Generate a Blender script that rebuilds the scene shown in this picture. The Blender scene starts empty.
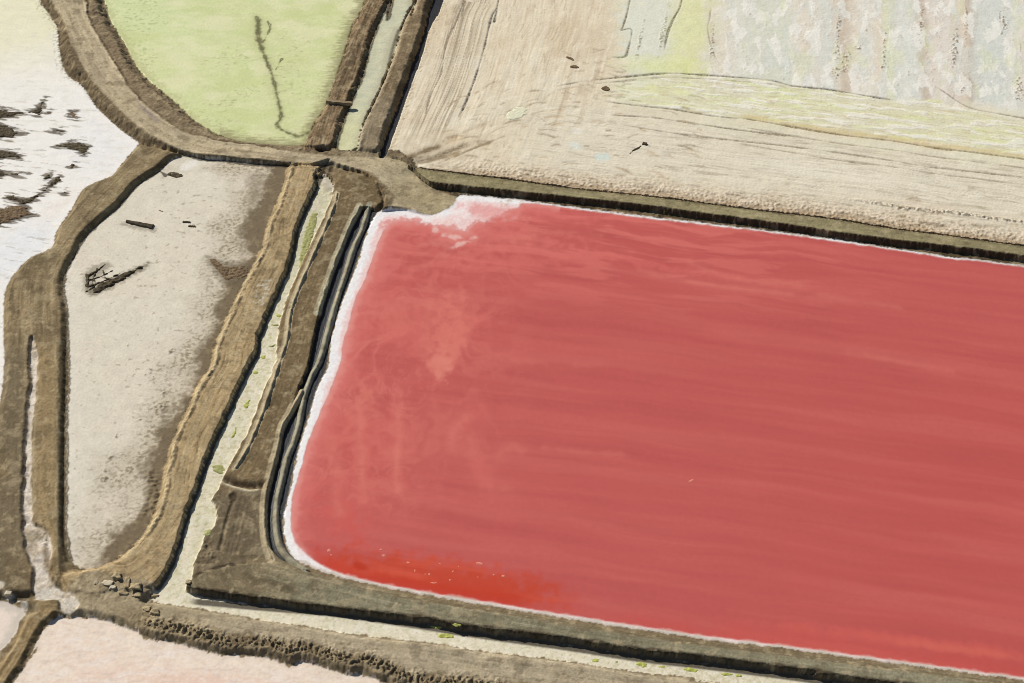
import bpy, bmesh, math, random
import numpy as np
random.seed(7)
R = math.radians
scn = bpy.context.scene
col = scn.collection
f32 = np.float32

# ------------------------------------------------------------------ camera
PITCH, DIST, FPX, CX, CY = R(50.0), 300.0, 1500.0, 512.0, 341.5
CAMY, CAMZ = -DIST*math.cos(PITCH), DIST*math.sin(PITCH)
SP, CP = math.sin(PITCH), math.cos(PITCH)

def world(u, v, z=0.0):
    """where the sight line through a photo point meets the level z"""
    a = (np.asarray(u, float)-CX)/FPX
    b = (CY-np.asarray(v, float))/FPX
    dy = CP + b*SP
    dz = -SP + b*CP
    t = (z-CAMZ)/dz
    return a*t, CAMY+dy*t

def photo(x, y):
    dx, dy, dz = x, y-CAMY, -CAMZ
    depth = dy*CP - dz*SP
    up = dy*SP + dz*CP
    return CX+FPX*dx/depth, CY-FPX*up/depth

# ------------------------------------------------------------------ noise
def _h(ix, iy, seed):
    n = (ix.astype(np.uint32)*np.uint32(374761393) + iy.astype(np.uint32)*np.uint32(668265263) + np.uint32((seed*974634777) & 0xffffffff))
    n = (n ^ (n >> np.uint32(13)))*np.uint32(1274126177)
    n = n ^ (n >> np.uint32(16))
    return n
def noise(x, y, seed=0):
    x = np.asarray(x, f32); y = np.asarray(y, f32)
    x0 = np.floor(x); y0 = np.floor(y)
    fx = x-x0; fy = y-y0
    ix = x0.astype(np.int32); iy = y0.astype(np.int32)
    def g(ox, oy):
        a = _h(ix+ox, iy+oy, seed).astype(f32)*f32(2*math.pi/4294967296.0)
        return np.cos(a)*(fx-ox)+np.sin(a)*(fy-oy)
    sx = fx*fx*fx*(fx*(fx*6-15)+10); sy = fy*fy*fy*(fy*(fy*6-15)+10)
    a, b, c, d = g(0, 0), g(1, 0), g(0, 1), g(1, 1)
    return ((a+(b-a)*sx)*(1-sy)+(c+(d-c)*sx)*sy)*f32(1.5)
from concurrent.futures import ThreadPoolExecutor
POOL = ThreadPoolExecutor(4)
CHUNK = 60000
def fbm(x, y, seed=0, octv=4, gain=.5):
    x = np.asarray(x, f32); y = np.asarray(y, f32)
    if x.ndim != 1 or x.size < 2*CHUNK: return _fbm(x, y, seed, octv, gain)
    y = np.broadcast_to(y, x.shape)
    cuts_ = range(0, x.size, CHUNK)
    return np.concatenate(list(POOL.map(lambda i: _fbm(x[i:i+CHUNK], y[i:i+CHUNK], seed, octv, gain), cuts_)))
def _fbm(x, y, seed=0, octv=4, gain=.5):
    s = 0; amp = 1.0; tot = 0
    for k in range(octv):
        s = s+f32(amp)*noise(x*f32(2.03**k), y*f32(2.03**k), seed*17+k+1); tot += amp; amp *= gain
    return s*f32(1.5/tot)
def ss(a, b, x):
    t = np.clip((x-a)/(b-a), 0, 1)
    return t*t*(3-2*t)
def lin(c):
    c = np.asarray(c, float)/255.0
    return np.where(c <= .04045, c/12.92, ((c+.055)/1.055)**2.4)

# ------------------------------------------------------------------ the lie of the land
STEP = 0.18
xs = np.arange(-152, 152, STEP); ys = np.arange(-96, 138, STEP)
GX, GY = np.meshgrid(xs, ys)
GU, GV = photo(GX, GY)
KEEP = (GU > -95) & (GU < 1119) & (GV > -72) & (GV < 745)
NF = int(KEEP.sum())
# the land goes on, in coarser steps, well past what the photograph shows
STEP2 = 0.8
xs2 = np.arange(-290, 290, STEP2); ys2 = np.arange(-150, 215, STEP2)
HX, HY = np.meshgrid(xs2, ys2)
HU, HV = photo(HX, HY)
KEEP2 = ~((HU > -80) & (HU < 1104) & (HV > -60) & (HV < 732))
X = np.concatenate([GX[KEEP], HX[KEEP2]]).astype(f32); Y = np.concatenate([GY[KEEP], HY[KEEP2]]).astype(f32)
U, V = photo(X.astype(float), Y.astype(float)); U = U.astype(f32); V = V.astype(f32)
N = X.size

ZL = .1
def at(z, pts):
    """trace points that lie at level z"""
    return [(p[0], p[1], z) for p in pts]
def level(z):
    """default level of the traces and of the painted blobs that follow"""
    global ZL, U, V
    ZL = z
    a, b = photo_at(X.astype(float), Y.astype(float), z)
    U, V = a.astype(f32), b.astype(f32)
def photo_at(x, y, z):
    dy_ = y-CAMY; dz_ = z-CAMZ
    depth = dy_*CP-dz_*SP; up = dy_*SP+dz_*CP
    return CX+FPX*x/depth, CY-FPX*up/depth

def extend(p, closed, L=430.):
    """carry traces that leave the picture on across the land outside it"""
    far = [q[0] < -75 or q[0] > 1100 or q[1] < -65 or q[1] > 730 for q in p]
    out = p.copy(); m = len(p)
    for i in range(m):
        if not far[i]: continue
        nb = [k for k in (i-1, i+1) if (closed or 0 <= k < m) and not far[k % m]]
        c = p[nb[0] % m, :2] if nb else np.array([512., 341.])
        d = p[i, :2]-c; d /= max(1e-6, np.hypot(*d))
        out[i, :2] = p[i, :2]+d*(L if nb else L*1.3)
        out[i, 1] = max(out[i, 1], -520.)
    return out
def spline(p, n=4, closed=False):
    p = extend(np.array([(q[0], q[1], q[2] if len(q) > 2 else ZL) for q in p], float), closed); m = len(p); out = []
    for i in range(m if closed else m-1):
        g = (lambda k: p[k % m]) if closed else (lambda k: p[min(max(k, 0), m-1)])
        a, b, c, d = g(i-1), g(i), g(i+1), g(i+2)
        for k in range(n):
            t = k/n
            out.append(.5*((2*b)+(c-a)*t+(2*a-5*b+4*c-d)*t*t+(3*b-a-3*c+d)*t**3))
    if not closed: out.append(p[-1])
    return np.array(out)

def w2(pts):
    p = np.asarray(pts, float)
    x, y = world(p[:, 0], p[:, 1], p[:, 2] if p.shape[1] > 2 else ZL)
    return np.stack([x, y], 1)

def seg_dist(px, py, P, closed):
    if px.size < 2*CHUNK: return _seg_dist(px, py, P, closed)
    out = list(POOL.map(lambda i: _seg_dist(px[i:i+CHUNK], py[i:i+CHUNK], P, closed), range(0, px.size, CHUNK)))
    return tuple(np.concatenate([o[k] for o in out]) for k in range(3))
def _seg_dist(px, py, P, closed):
    """distance, signed side and arc length to a polyline in metres"""
    d2 = np.full(px.shape, 1e12, f32); s = np.zeros(px.shape, f32); side = np.ones(px.shape, f32)
    acc = 0.0
    n = len(P)
    for i in range(n if closed else n-1):
        a = P[i]; b = P[(i+1) % n]; e = b-a; L2 = float(e@e)
        if L2 < 1e-9: continue
        wx = px-f32(a[0]); wy = py-f32(a[1])
        t = np.clip((wx*f32(e[0])+wy*f32(e[1]))/f32(L2), 0, 1)
        qx = wx-t*f32(e[0]); qy = wy-t*f32(e[1])
        q = qx*qx+qy*qy
        m = q < d2
        d2 = np.where(m, q, d2)
        L = math.sqrt(L2)
        s = np.where(m, f32(acc)+t*f32(L), s)
        cr = f32(e[0])*wy-f32(e[1])*wx
        side = np.where(m, np.sign(cr), side)
        acc += L
    return np.sqrt(d2), s, side

def inside(px, py, P):
    if px.size < 2*CHUNK: return _inside(px, py, P)
    return np.concatenate(list(POOL.map(lambda i: _inside(px[i:i+CHUNK], py[i:i+CHUNK], P), range(0, px.size, CHUNK))))
def _inside(px, py, P):
    c = np.zeros(px.shape, bool); n = len(P)
    for i in range(n):
        a = P[i]; b = P[(i+1) % n]
        if a[1] == b[1]: continue
        cond = ((a[1] > py) != (b[1] > py))
        xi = f32(a[0])+(py-f32(a[1]))*f32((b[0]-a[0])/(b[1]-a[1]))
        c ^= cond & (px < xi)
    return c

FAR = -30.0
def sdf(pts, n=3, smooth=True, margin=9.0, px=None, py=None):
    """signed distance (m) into a traced outline, far outside = FAR"""
    P = w2(spline(pts, n, True))
    gx, gy = (X, Y) if px is None else (px, py)
    lo = P.min(0)-margin; hi = P.max(0)+margin
    sel = np.nonzero((gx > lo[0]) & (gx < hi[0]) & (gy > lo[1]) & (gy < hi[1]))[0]
    out = np.full(gx.shape, FAR, f32)
    qx, qy = gx[sel], gy[sel]
    d, _, _ = seg_dist(qx, qy, P, True)
    out[sel] = np.where(inside(qx, qy, P), d, -d)
    return out

def line(pts, n=4, margin=8.0):
    """unsigned distance, arc length, signed offset from a traced line (only near it)"""
    P = w2(spline(pts, n))
    lo = P.min(0)-margin; hi = P.max(0)+margin
    sel = np.nonzero((X > lo[0]) & (X < hi[0]) & (Y > lo[1]) & (Y < hi[1]))[0]
    d = np.full(N, 99, f32); s = np.zeros(N, f32); t = np.full(N, 99, f32)
    a, b, c = seg_dist(X[sel], Y[sel], P, False)
    d[sel] = a; s[sel] = b; t[sel] = a*c
    return d, s, t

# traced outlines, photo coordinates on the ground ------------------------------
WL = [(30,-80),(36,-40),(41,0),(50,15),(58,28),(59,45),(63,65),(69,76),(83,86),(95,105),(110,120),(125,133),(137,141)]
EL = [(137,147),(120,167),(112,176),(95,183),(82,191),(70,213),(57,231),(52,248),(32,257),(20,268),(10,281),(5,296),(4,321),(4,342),(5,357),(4,379),(0,404),(-8,440)]
WHITE = WL+EL+[(-120,460),(-120,-100)]
GL = [(92,-80),(98,-40),(104,0),(108,15),(115,30),(125,45),(135,65),(150,83),(172,100),(190,118),(213,133),(230,140),(256,145),(290,147)]
GR = [(306,145),(310,135),(316,122),(326,107),(333,87),(341,65),(348,42),(353,25),(361,12),(366,0),(372,-20),(392,-80)]
GREEN = GL+GR
ROADL = [(38,-80),(44,-40),(51,0),(62,18),(68,33),(75,50),(88,75),(108,98),(128,118),(150,135),(175,148),(190,153),(225,156),(256,159),(300,163),(325,162),(341,166),(368,172),(382,182),(394,195)]
ROADR = [(70,-80),(78,-40),(85,0),(89,20),(100,40),(115,65),(133,93),(155,113),(175,128),(195,135),(225,143),(256,146),(300,153),(320,154),(334,156),(359,157),(382,157),(400,160),(414,170),(418,178)]
APRON_END = [(430,187),(455,195),(462,200),(450,210),(431,216),(415,214),(402,211),(391,210)]
ROADBODY = WL+[(150,148),(170,154),(187,156),(205,160.5),(224,161.5),(254,165),(306,168.5),(325,165),(341,169),(362,176),(378,187),(384,200),(382,214)]+\
    [(402,213),(415,216),(431,218),(450,212),(464,201),(455,195),(430,187),(420,178),(414,166),(400,156),(382,153),(356,153),(336,150),(306,147)]+GL[::-1]
ROAD = ROADL+APRON_END[::-1]+ROADR[::-1]
PONDL = [(187,156),(172,160),(160,171),(137,186),(120,206),(100,223),(85,238),(75,256),(66,273),(64,291),(67,311),(68,342),(69,379),(67,417),(67,454),(66,513),(67,537),(72,560),(84,569),(97,568)]
FLE = [(125,554),(145,532),(155,512),(160,497),(165,469),(172,442),(185,414),(197,387),(210,367),(213,351),(222,329),(235,300),(246,279),(254,264),(262,248),(266,229),(275,208),(284,184),(290,167)]
TAN = PONDL+FLE+[(288,166),(254,163),(224,159.5),(205,159)]
CL = [(322,176),(316,186),(308,203),(296,231),(290,261),(281,283),(271,306),(258,338),(256,354),(242,379),(230,407),(217,434),(205,464),(195,492),(187,513),(176,549),(166,574),(157,588)]
CR = [(333,184),(331,200),(322,222),(309,248),(298,273),(286,303),(277,340),(277,361),(266,387),(258,407),(245,440),(231,464),(222,481),(219,491),(212,501),(217,510),(215,527),(205,538),(201,550),(193,566),(193,580),(186,591)]
CU = [(187,592),(216,596),(240,600),(276,605),(331,612),(374,617),(406,621),(428,623),(456,629),(512,636),(574,644),(637,654),(702,661),(768,670),(818,676),(855,683),(1120,718)]
CLO = [(1120,740),(760,690),(725,683),(687,677),(637,672),(574,662),(512,654.5),(481,651),(431,642.5),(368,636),(306,626),(250,617.5),(203,609),(150,601)]
CANAL = CL+CLO[::-1]+[] if False else CR+CU[1:]+CLO+CL[::-1]
RIMO = [(378,213),(368,231),(361,253),(353,276),(343,301),(336,321),(331,342),(328,367),(318,387),(310,414),(301,442),(295,467),(290,492),(285,513),(284,530),(288,549),(298,561),(316,569.5),(338,576.5),(368,584),(406,591.5),(443,598),(481,604.5),(512,609),(574,619.5),(612,626),(674,634.5),(724,642),(768,646.5),(830,654.5),(893,663),(955,671),(1024,680),(1130,694)]
TOPR = [(1130,281),(1024,266),(958,258),(893,248.5),(830,239),(768,231),(702,223),(637,215.5),(574,207.5),(527,201),(500,198),(475,196),(458,196),(453,206),(431,215),(415,213),(402,210)]
REDRIM = RIMO+TOPR

REDI = [(386,226),(376,246),(366,276),(356,296),(349,321),(343,342),(341,357),(331,387),(318,417),(308,442),(301,467),(293,492),(291,513),(291,532),(300,548),(313,560),(333,570),(368,580),(406,587.5),(456,596.5),(512,605),(574,615.5),(674,631),(768,643),(830,651),(955,667.5),(1024,676.5),(1130,690)]
REDT = [(1130,284),(1024,268.5),(958,261),(893,251),(830,242),(768,233.5),(702,226),(637,218.5),(574,210.5),(527,204.5),(518,208),(505,212),(480,221),(466,231),(450,229),(440,227),(425,222),(410,221),(395,222)]
REDI = [(u, v+(1.4 if u > 330 else 0)) for u, v in REDI]; REDT = [(u, v-(1.6 if u > 520 else 0)) for u, v in REDT]
RED = REDI+REDT
R1A = [(360,205),(357,211),(349,226),(342,243),(331,271),(321,301),(318,312)]
R1B = [(302,390),(300,394),(289,413),(281.5,427),(277,448),(270.5,473),(265.5,494),(264,517),(266,541),(272,560)]
R2 = [(370,204),(368,209),(363,226),(354,246),(346,271),(336,301),(328,330),(320,358),(311,376),(304,396),(299,422),(293,442),(287,457),(281.5,480),(276.5,503),(276,522),(279.5,543),(290,558),(306,569)]
R3 = [(337,192),(334,205),(326,225),(315,250),(303,277),(291,309),(287,338),(279,362),(270,390),(262,413),(248,446),(236,466)]
DITCHZ = [(362,210),(352,222),(346,238),(336,268),(326,298),(318,322),(313,345),(308,370),(300,388),(292,410),(284,426),(279,446),(273,470),(267,492),(266,517),(268,541),(276,556),(290,565),(304,570),(296,561),(287,549),(283,530),(284,513),(289,492),(294,467),(300,442),(309,414),(317,387),(327,367),(330,342),(335,321),(342,301),(352,276),(360,253),(367,231),(376,213)]
PLAT = [(338,176),(352,172),(368,176),(380,188),(386,206),(378,212),(364,236),(352,270),(340,302),(332,330),(326,365),(312,395),(302,425),(290,462),(282,492),(280,530),(292,560),(310,572),(330,600),(300,612),(186,594),(180,585),(188,560),(195,535),(205,500),(214,478),(226,450),(248,415),(262,380),(272,340),(284,300),(300,262),(314,232),(326,200)]
KTOP = [(262,560),(276,562),(290,566),(304,571),(320,575),(340,580),(368,587),(406,595),(443,601),(481,607.5),(512,612),(574,623),(674,638),(768,650),(830,658),(955,674),(1024,683),(1130,697)]
KBOT = [(1130,718),(1024,705),(855,681),(818,674),(768,667),(702,659),(637,651.5),(574,641.5),(512,633),(456,625),(406,617),(331,606.5),(276,602),(230,598),(186,592),(200,575),(230,566)]
KBODY = KTOP+KBOT
NLO = [(45,627),(57,615),(67,619),(81,616.5),(105,621),(130,630),(150,639),(174,643),(200,650),(224,655.5),(237,655),(269,658.5),(290,666),(300,662),(321,667),(350,676),(361,674),(387,684),(470,700),(1120,770)]
NBODY = [(60,600),(90,575),(110,578),(157,588),(150,601)]+CLO[::-1]+[(1120,800),(700,740),(470,702),(387,684.5),(361,675),(350,677),(321,668),(300,663),(290,667),(269,659.5),(237,656),(224,656.5),(200,651),(174,644),(150,640),(130,631),(105,622),(81,617.5),(67,618)]
PINK = NLO+[(1120,820),(-60,820),(12,684),(24,666),(34,646)]
PINKS = [(-110,608),(0,602),(10,603),(26,612),(19,623),(14,635),(0,651),(-60,700),(-110,700)]
LOWROAD = [(50,608),(26,615.5),(14,644),(0,661),(-40,700),(-90,760),(-40,760),(12,684),(24,666),(34,646),(46,626),(62,612)]
CTOP = [(410,164),(412,167),(464,174),(509,179.5),(574,188.5),(637,195),(687,201),(768,211.5),(830,218.5),(893,228.5),(958,237),(1024,246),(1130,260)]
CMID = [(1130,270),(1024,255),(958,246),(893,238.5),(830,230),(768,220.5),(702,212),(637,203),(575,196.5),(528,191.5),(457,184),(424,179)]
CROAD = CTOP+CMID
CBANK = CTOP+[(1130,281),(1024,266.5),(958,258),(893,248.5),(830,239),(768,231),(702,223),(637,215.5),(574,208),(527,202),(500,199.5),(475,197),(458,197),(440,191),(424,182)]
GRT = [(408,-80),(397,-20),(388,5),(378,27),(370,50),(363,77),(353,100),(343,125),(336,149)]
GBODY = GR[::-1]+[(300,152),(322,153)]+GRT[::-1]
HR = [(440,-80),(424,-25),(416,0),(403,25),(396,50),(386,77),(376,100),(366,120),(360,135),(357,152)]
HCAN = GRT+HR[::-1]
IR = [(458,-80),(440,-25),(431,0),(426,20),(418,45),(408,72),(398,100),(388,125),(379,152)]
JR = [(472,-80),(452,-25),(442,0),(435,17),(428,30),(421,55),(411,82),(403,105),(396,125),(386,153)]
IBODY = HR+IR[::-1]
JDITCH = IR+JR[::-1]
LWHITE = [(33,340),(30,357),(31,379),(27.5,417),(25,454),(24,513),(26,544),(30,560),(35,577),(34,594),(40,602),(59,601),(61,611),(70,616),(81,607),(75,598),(55,587),(50,569),(53,554),(50,537),(36,527),(32.5,513),(32.5,454),(35,417),(38,379),(38,357)]
EBODY = EL+[(-40,500),(-120,520),(-120,608),(0,600),(10,602),(28,613),(45,626),(67,619),(105,621),(157,588),(140,560),(97,568)]+PONDL[::-1][1:]+[(150,147)]
FBODY = [(70,600),(60,575),(97,568)]+FLE+[(318,166),(330,172)]+[(331,186),(318,206),(306,235),(300,263),(290,286),(280,308),(268,340),(262,358),(250,382),(238,410),(225,437),(213,467),(203,495),(195,516),(184,552),(172,578),(157,592),(130,600)]

# (tops of banks were traced at their own height)
ROAD = [(u, v, 1.7-.6*min(1, max(0, (u-150)/40))) for u, v in ROAD]; CTOP = at(1.6, CTOP); CMID = at(1.7, CMID); CROAD = CTOP+CMID
CBANK = CTOP+at(.2, [p for p in CBANK[13:]])
R1A, R1B, R2, R3 = at(1.1, R1A), at(1.1, R1B), at(.9, R2), at(1.4, R3)
KLIP = [(u, v+5, 1.6) for u, v in KTOP]+[(u, v, 1.6) for u, v in KBOT]
IR, JR = at(1.6, IR), at(1.5, JR); IBODY = at(.6, HR)+IR[::-1]; JDITCH = IR+JR[::-1]

def zb3(pts): return [(u/4.875, v/4.875+80) for u, v in pts]

BARS = [
 ('mudbar', zb3([(-60,130),(0,140),(60,153),(130,150),(170,143),(195,112),(225,84),(212,120),(205,152),(190,172),(150,160),(100,168),(60,180),(0,190),(-60,190)]), 'long dark mud bar with a hooked tip in the white pond'),
 ('mudbar', zb3([(-60,205),(0,212),(50,228),(80,248),(130,257),(85,268),(60,285),(0,285),(-60,285)]), 'blunt grey mud bar at picture edge just under the hooked bar'),
 ('mudbar', zb3([(-60,340),(0,343),(60,350),(110,372),(85,388),(50,378),(0,390),(-60,395)]), 'dark mud bar at picture edge, third down in white pond'),
 ('mudbar', zb3([(-60,430),(0,434),(40,452),(134,460),(100,468),(40,464),(0,476),(-60,480)]), 'thin pointed mud streak, fourth down at edge of white pond'),
 ('mudbar', zb3([(268,322),(310,312),(340,301),(400,308),(452,320),(425,342),(415,366),(370,352),(330,334)]), 'isolated dark wedge of mud in middle of white pond'),
 ('mudbar', zb3([(20,574),(70,560),(115,580),(165,565),(215,530),(262,478),(298,470),(292,496),(240,530),(195,562),(150,600),(105,612),(60,590)]), 'slanting dark mud ridge in lower part of white pond'),
 ('mudbar', zb3([(208,480),(230,462),(252,454),(248,472),(226,488)]), 'short dark mud scrap above the slanting mud ridge'),
 ('brownbar', zb3([(-60,630),(0,626),(70,612),(128,612),(140,640),(185,655),(130,668),(80,684),(20,702),(-60,730)]), 'broad brown mud bar at lower edge of white pond'),
 ('mudbar', zb3([(340,416),(352,402),(366,412),(362,428),(340,430)]), 'tiny dark mud lump alone below the dark wedge'),
 ('mudbar', zb3([(254,244),(285,241),(322,248),(300,254),(265,250)]), 'thin dark mud sliver above the dark wedge in white pond'),
 ('brownbar', zb3([(334,152),(352,148),(370,156),(368,180),(345,184),(334,172)]), 'faint square brown mud patch near the road in white pond'),
 ('mudbar', zb3([(304,556),(314,544),(326,546),(318,558)]), 'tiny dark mud speck right of the slanting mud ridge'),
 ('brownbar', zb3([(226,156),(240,148),(250,152),(244,164),(230,164)]), 'small brown mud dot right of the hooked bar tip'),
]
BARPTS = [at(.2, b_[1]) for b_ in BARS]

# ------------------------------------------------------------------ build height, tint, identity
level(1.5)
H = np.full(N, 1.5, f32)
T = np.zeros((N, 3), f32)
ID = np.zeros(N, np.int16)
REG = {}
def reg(name):
    REG[name] = len(REG); return REG[name]
def mixc(m, c):
    c = lin(c).astype(f32) if not isinstance(c, np.ndarray) else c
    i = np.flatnonzero(m)
    t = T[i]; T[i] = t+(c-t)*m[i][:, None]
def tone(m, a):
    """scale tint by 1+a where a is a field"""
    f = np.asarray(m*a, f32); i = np.flatnonzero(f)
    T[i] *= (1+f[i])[:, None]

nA = fbm(X/9, Y/9, 1, 4); nB = fbm(X/2.2, Y/2.2, 2, 4); nC = fbm(X/.75, Y/.75, 3, 3); nD = fbm(X/28, Y/28, 4, 3)
jag = .42*nB+.07*nC+.25*nA
rag = .45*nB+.35*nC+.2*nA+.2*fbm(X/.5, Y/.4, 8, 2)
nE = noise(X/.42, Y/.42, 9)
grit = np.clip(.6*nC+.7*nE+.3*nB, -1, 1)

def blob(u, v, ru, rv, ang=0, soft=.5, warp=.35):
    """soft mask 0..1 of a ragged ellipse"""
    a = R(ang); out = np.zeros(N, f32); k = 1+soft*.3+2.2*warp+.1
    du_ = k*(abs(ru*math.cos(a))+abs(rv*math.sin(a))); dv_ = k*(abs(ru*math.sin(a))+abs(rv*math.cos(a)))
    i = np.flatnonzero((np.abs(U-u) < du_) & (np.abs(V-v) < dv_))
    du = U[i]-u; dv = V[i]-v
    p = (du*math.cos(a)+dv*math.sin(a))/ru; q = (-du*math.sin(a)+dv*math.cos(a))/rv
    r = np.sqrt(p*p+q*q)+warp*nB[i]+warp*.6*nA[i]
    out[i] = 1-ss(1-soft, 1+soft*.3, r)
    return out

def scratch(m, t, s, seed, dark=(82,68,50), light=(202,184,150), k=.6, w=1.1, L=16):
    """thin broken wheel and grader lines along a bank"""
    global H
    n = fbm((t+.25*nA)/w, s/L, seed, 2); g = fbm(s/6, t/2.5, seed+1, 2)
    a = np.exp(-(n/.055)**2)*ss(-.25, .25, g); mixc(m*a*k, dark); H -= (.04*m*a).astype(f32)
    n = fbm((t+.25*nA)/w, s/L, seed+2, 2)
    a = np.exp(-(n/.06)**2)*ss(-.1, .4, -g+.3*nB); mixc(m*a*k*.8, light); H += (.03*m*a).astype(f32)

# --- 0 upper right flat ---------------------------------------------------------
FL = reg('salt_flat')
mixc(np.ones(N, f32), (224, 211, 184))
mixc(ss(-.1,.6,nD+.6*nA)*.5,(212,196,168)); mixc(ss(0,.6,-nD+.6*nA)*.4,(231,222,202))
E1_ = [(555,87),(564,85),(587,81),(624,77),(662,73.5),(687,74),(719,76),(768,80),(793,86),(825,89),(855,94),(898,101)]
cd, cs, ct = line(CTOP, margin=200)      # offset from the upper bank of the red pond
ct = np.abs(ct)
bl = [(516,-80),(503,-20),(497.6,5),(491,19),(485,45),(476.6,74),(467,100),(459,117.6)]
bd, bs, bt = line(bl+[(445,150)], margin=200)
leftz = ss(640, 560, U+14*nA)            # ploughed zone beside the ditch
botz = 1-ss(20, 32, ct+3*nA)             # strip beside the bank
botz *= ss(470, 600, U)
topz = ss(690, 730, U+10*nB+(V-60)*.2)*ss(104, 84, V-np.maximum(U-800, 0)*.08+7*nA+3*nB)
str1 = fbm(bt/.55, bs/14, 11, 3); str2 = fbm(bt/1.6, bs/30, 12, 3)
hw = .5*nA
hs1 = fbm((ct+hw)/.45, cs/26, 13, 3); hs2 = fbm((ct+hw)/1.9, cs/60, 14, 3)
vw = U-V*.05+5*nA+2*nB
vs1 = fbm(vw/11., V/60, 15, 4); vs2 = fbm(vw/24., V/90, 16, 3)
H += .04*nA+.02*nB+.008*nC
H += leftz*(.02*str1+.03*str2)*(1-botz)
H += botz*(.018*hs1+.02*hs2)
tone(leftz*(1-botz), .07*str1+.06*str2)
mixc(leftz*ss(.1, .7, nD+.5*nA)*.4, (212, 190, 158)); scratch(leftz*(1-botz), bt, bs, 680, (176,156,124), (238,228,208), .5, 1.4, 18)
mixc(botz*.75, (222, 213, 191)); tone(botz, .09*hs1+.06*hs2+.02*nC)
scratch(botz, ct, cs, 690, (160,144,118), (236,226,206), .55, 1.0, 22); scratch(botz, ct, cs, 694, (140,122,98), (234,224,204), .4, 2.2, 40)
mixc(botz*ss(.15, .6, hs2+.4*nA)*.5, (206, 195, 172))
mixc(botz*blob(830,172,110,10,8,.9)*.75, (234,225,204)); mixc(botz*blob(720,180,120,6,8,.9)*.5, (230,218,194)); mixc(botz*ss(-.1,.5,nD+.4*nA)*.4,(230,220,198)); mixc(botz*blob(920,205,120,6,8,.8)*.5, (228,212,188))
# pale green evaporation pans
gz = ss(600, 640, U+8*nB)*(1-botz)
mixc(gz*.7, (222, 214, 188))
mixc(gz*ss(-.2, .5, fbm(X/14, Y/7, 21, 4)+.1)*.6, (221, 221, 190)); mixc(gz*ss(.1,.4,fbm(X/6,Y/3,17,4))*.45,(230,222,202))
mixc(blob(650, 30, 34, 62, 0, .4), (221, 220, 202))
mixc(blob(690, 28, 24, 62, 8, .7)*.85, (221, 221, 170))
mixc(blob(672, 66, 60, 12, 3, .7)*.7, (220, 222, 158))
mixc(blob(680, 96, 70, 14, 5, .6)*.75, (222, 224, 180))
mixc(blob(665, 90, 26, 6, 5, .6)*.7, (224, 226, 150))
for (u, v, ru, rv) in ((800,100,70,8),(870,112,90,7),(960,130,90,6),(745,100,60,8),(1010,140,60,6),(900,86,40,5),(980,92,50,6),(1050,150,60,7)):
    mixc(blob(u, v, ru, rv, 7, .7)*.75, (222, 222, 168))
for (u, v, ru, rv) in ((810,112,40,3.5),(760,95,34,4),(905,103,26,4),(925,124,40,4),(850,122,40,3),(985,143,40,4),(720,92,26,3),(740,113,50,4),(1000,122,26,4)):
    mixc(blob(u, v, ru, rv, 8, .5, .6)*.8, (236, 230, 216))
# striped pans at the top right
BAND_U = [680,706,712,716,724,735,750,762,785,792,803,815,826,836,842,852,866,878,886,896,908,916,922,930,944,952,962,968,978,1000,1010,1030,1060,1120]
BAND_C = [(218,220,150),(218,218,160),(160,146,118),(228,216,196),(226,214,194),(224,221,206),(216,217,200),(213,214,196),(213,216,196),(230,222,204),(227,211,192),(224,216,200),(211,214,205),(216,196,174),(188,164,138),(222,206,186),(230,226,214),(224,206,182),(217,219,176),(210,213,204),(230,228,218),(218,218,206),(176,152,128),(226,210,196),(226,216,204),(212,196,182),(222,200,176),(180,160,140),(209,213,206),(208,213,208),(226,222,210),(222,208,192),(211,214,206),(222,212,196)]
bw = U-V*.02+3.5*nA+1.6*nB+.6*nC+4*fbm(U/20., V/26., 24, 3)
BL = lin(np.array(BAND_C)); bc = np.stack([np.interp(bw, BAND_U, BL[:, k]) for k in range(3)], 1).astype(f32)
i = np.flatnonzero(topz); bc = bc+(lin((219,215,202)).astype(f32)-bc)*.38; T[i] += (bc[i]-T[i])*(topz[i]*.92)[:, None]
crust = ss(.05, .25, fbm(vw/13., V/24., 18, 5)); mixc(topz*crust*.75, (236, 232, 221))
crust2 = ss(.1, .32, fbm(vw/15., V/40., 19, 4)); mixc(topz*crust2*.5, (212, 214, 204))
ed_ = topz*np.exp(-((crust-.5)/.3)**2)*ss(.0, .4, nC+.3*nB); mixc(ed_*.4, (186, 172, 150))
mixc(topz*ss(.25, .6, fbm(U/18., V/40, 20, 3))*.4, (217, 219, 178))
H += topz*(.015*vs1+.02*nB+.025*crust)
spk = topz*ss(.30, .5, fbm(U/2.6, V/3.2, 22, 3))*ss(.15, .4, fbm(vw/9., V/50, 23, 3))
mixc(spk*.6*ss(-.2,.4,nD+.6*nA), (150, 126, 100)); H += spk*.05
for (u, v, ru, rv) in ((838,35,3,30),(845,60,4,14),(921,20,2.5,24),(955,45,3,22),(966,20,2,26),(712,45,2.5,22),(1020,90,6,12),(1004,20,4,16),(884,50,2,20),(858,48,4,3),(963,90,3,4),(836,72,6,4)):
    m = blob(u, v, ru, rv, 3, .6, .9)*ss(.0, .4, nC+.3*nB)
    mixc(m*.75, (150, 124, 98)); H += m*.16
for (u, v) in ((640,40),(662,35)):
    m = blob(u, v, 2.2, 26, 12, .6, .6)*ss(-.1, .3, nC); mixc(m*.6, (150,140,110)); H += m*.12
BZ = E1_+[(943,99),(1000,116),(1130,134),(1130,170),(1024,156),(943,147),(893,139),(850,134),(805,127),(768,121),(712,115),(632,104),(600,98)]
bz = ss(-.3,.6,sdf(BZ)+jag)*ss(590,680,U+14*nA)
sw = fbm((ct+.8*nA)/1.5, cs/18, 27, 4); sw2 = fbm((ct+.9*nA)/1.7, cs/10, 28, 5)
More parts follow.
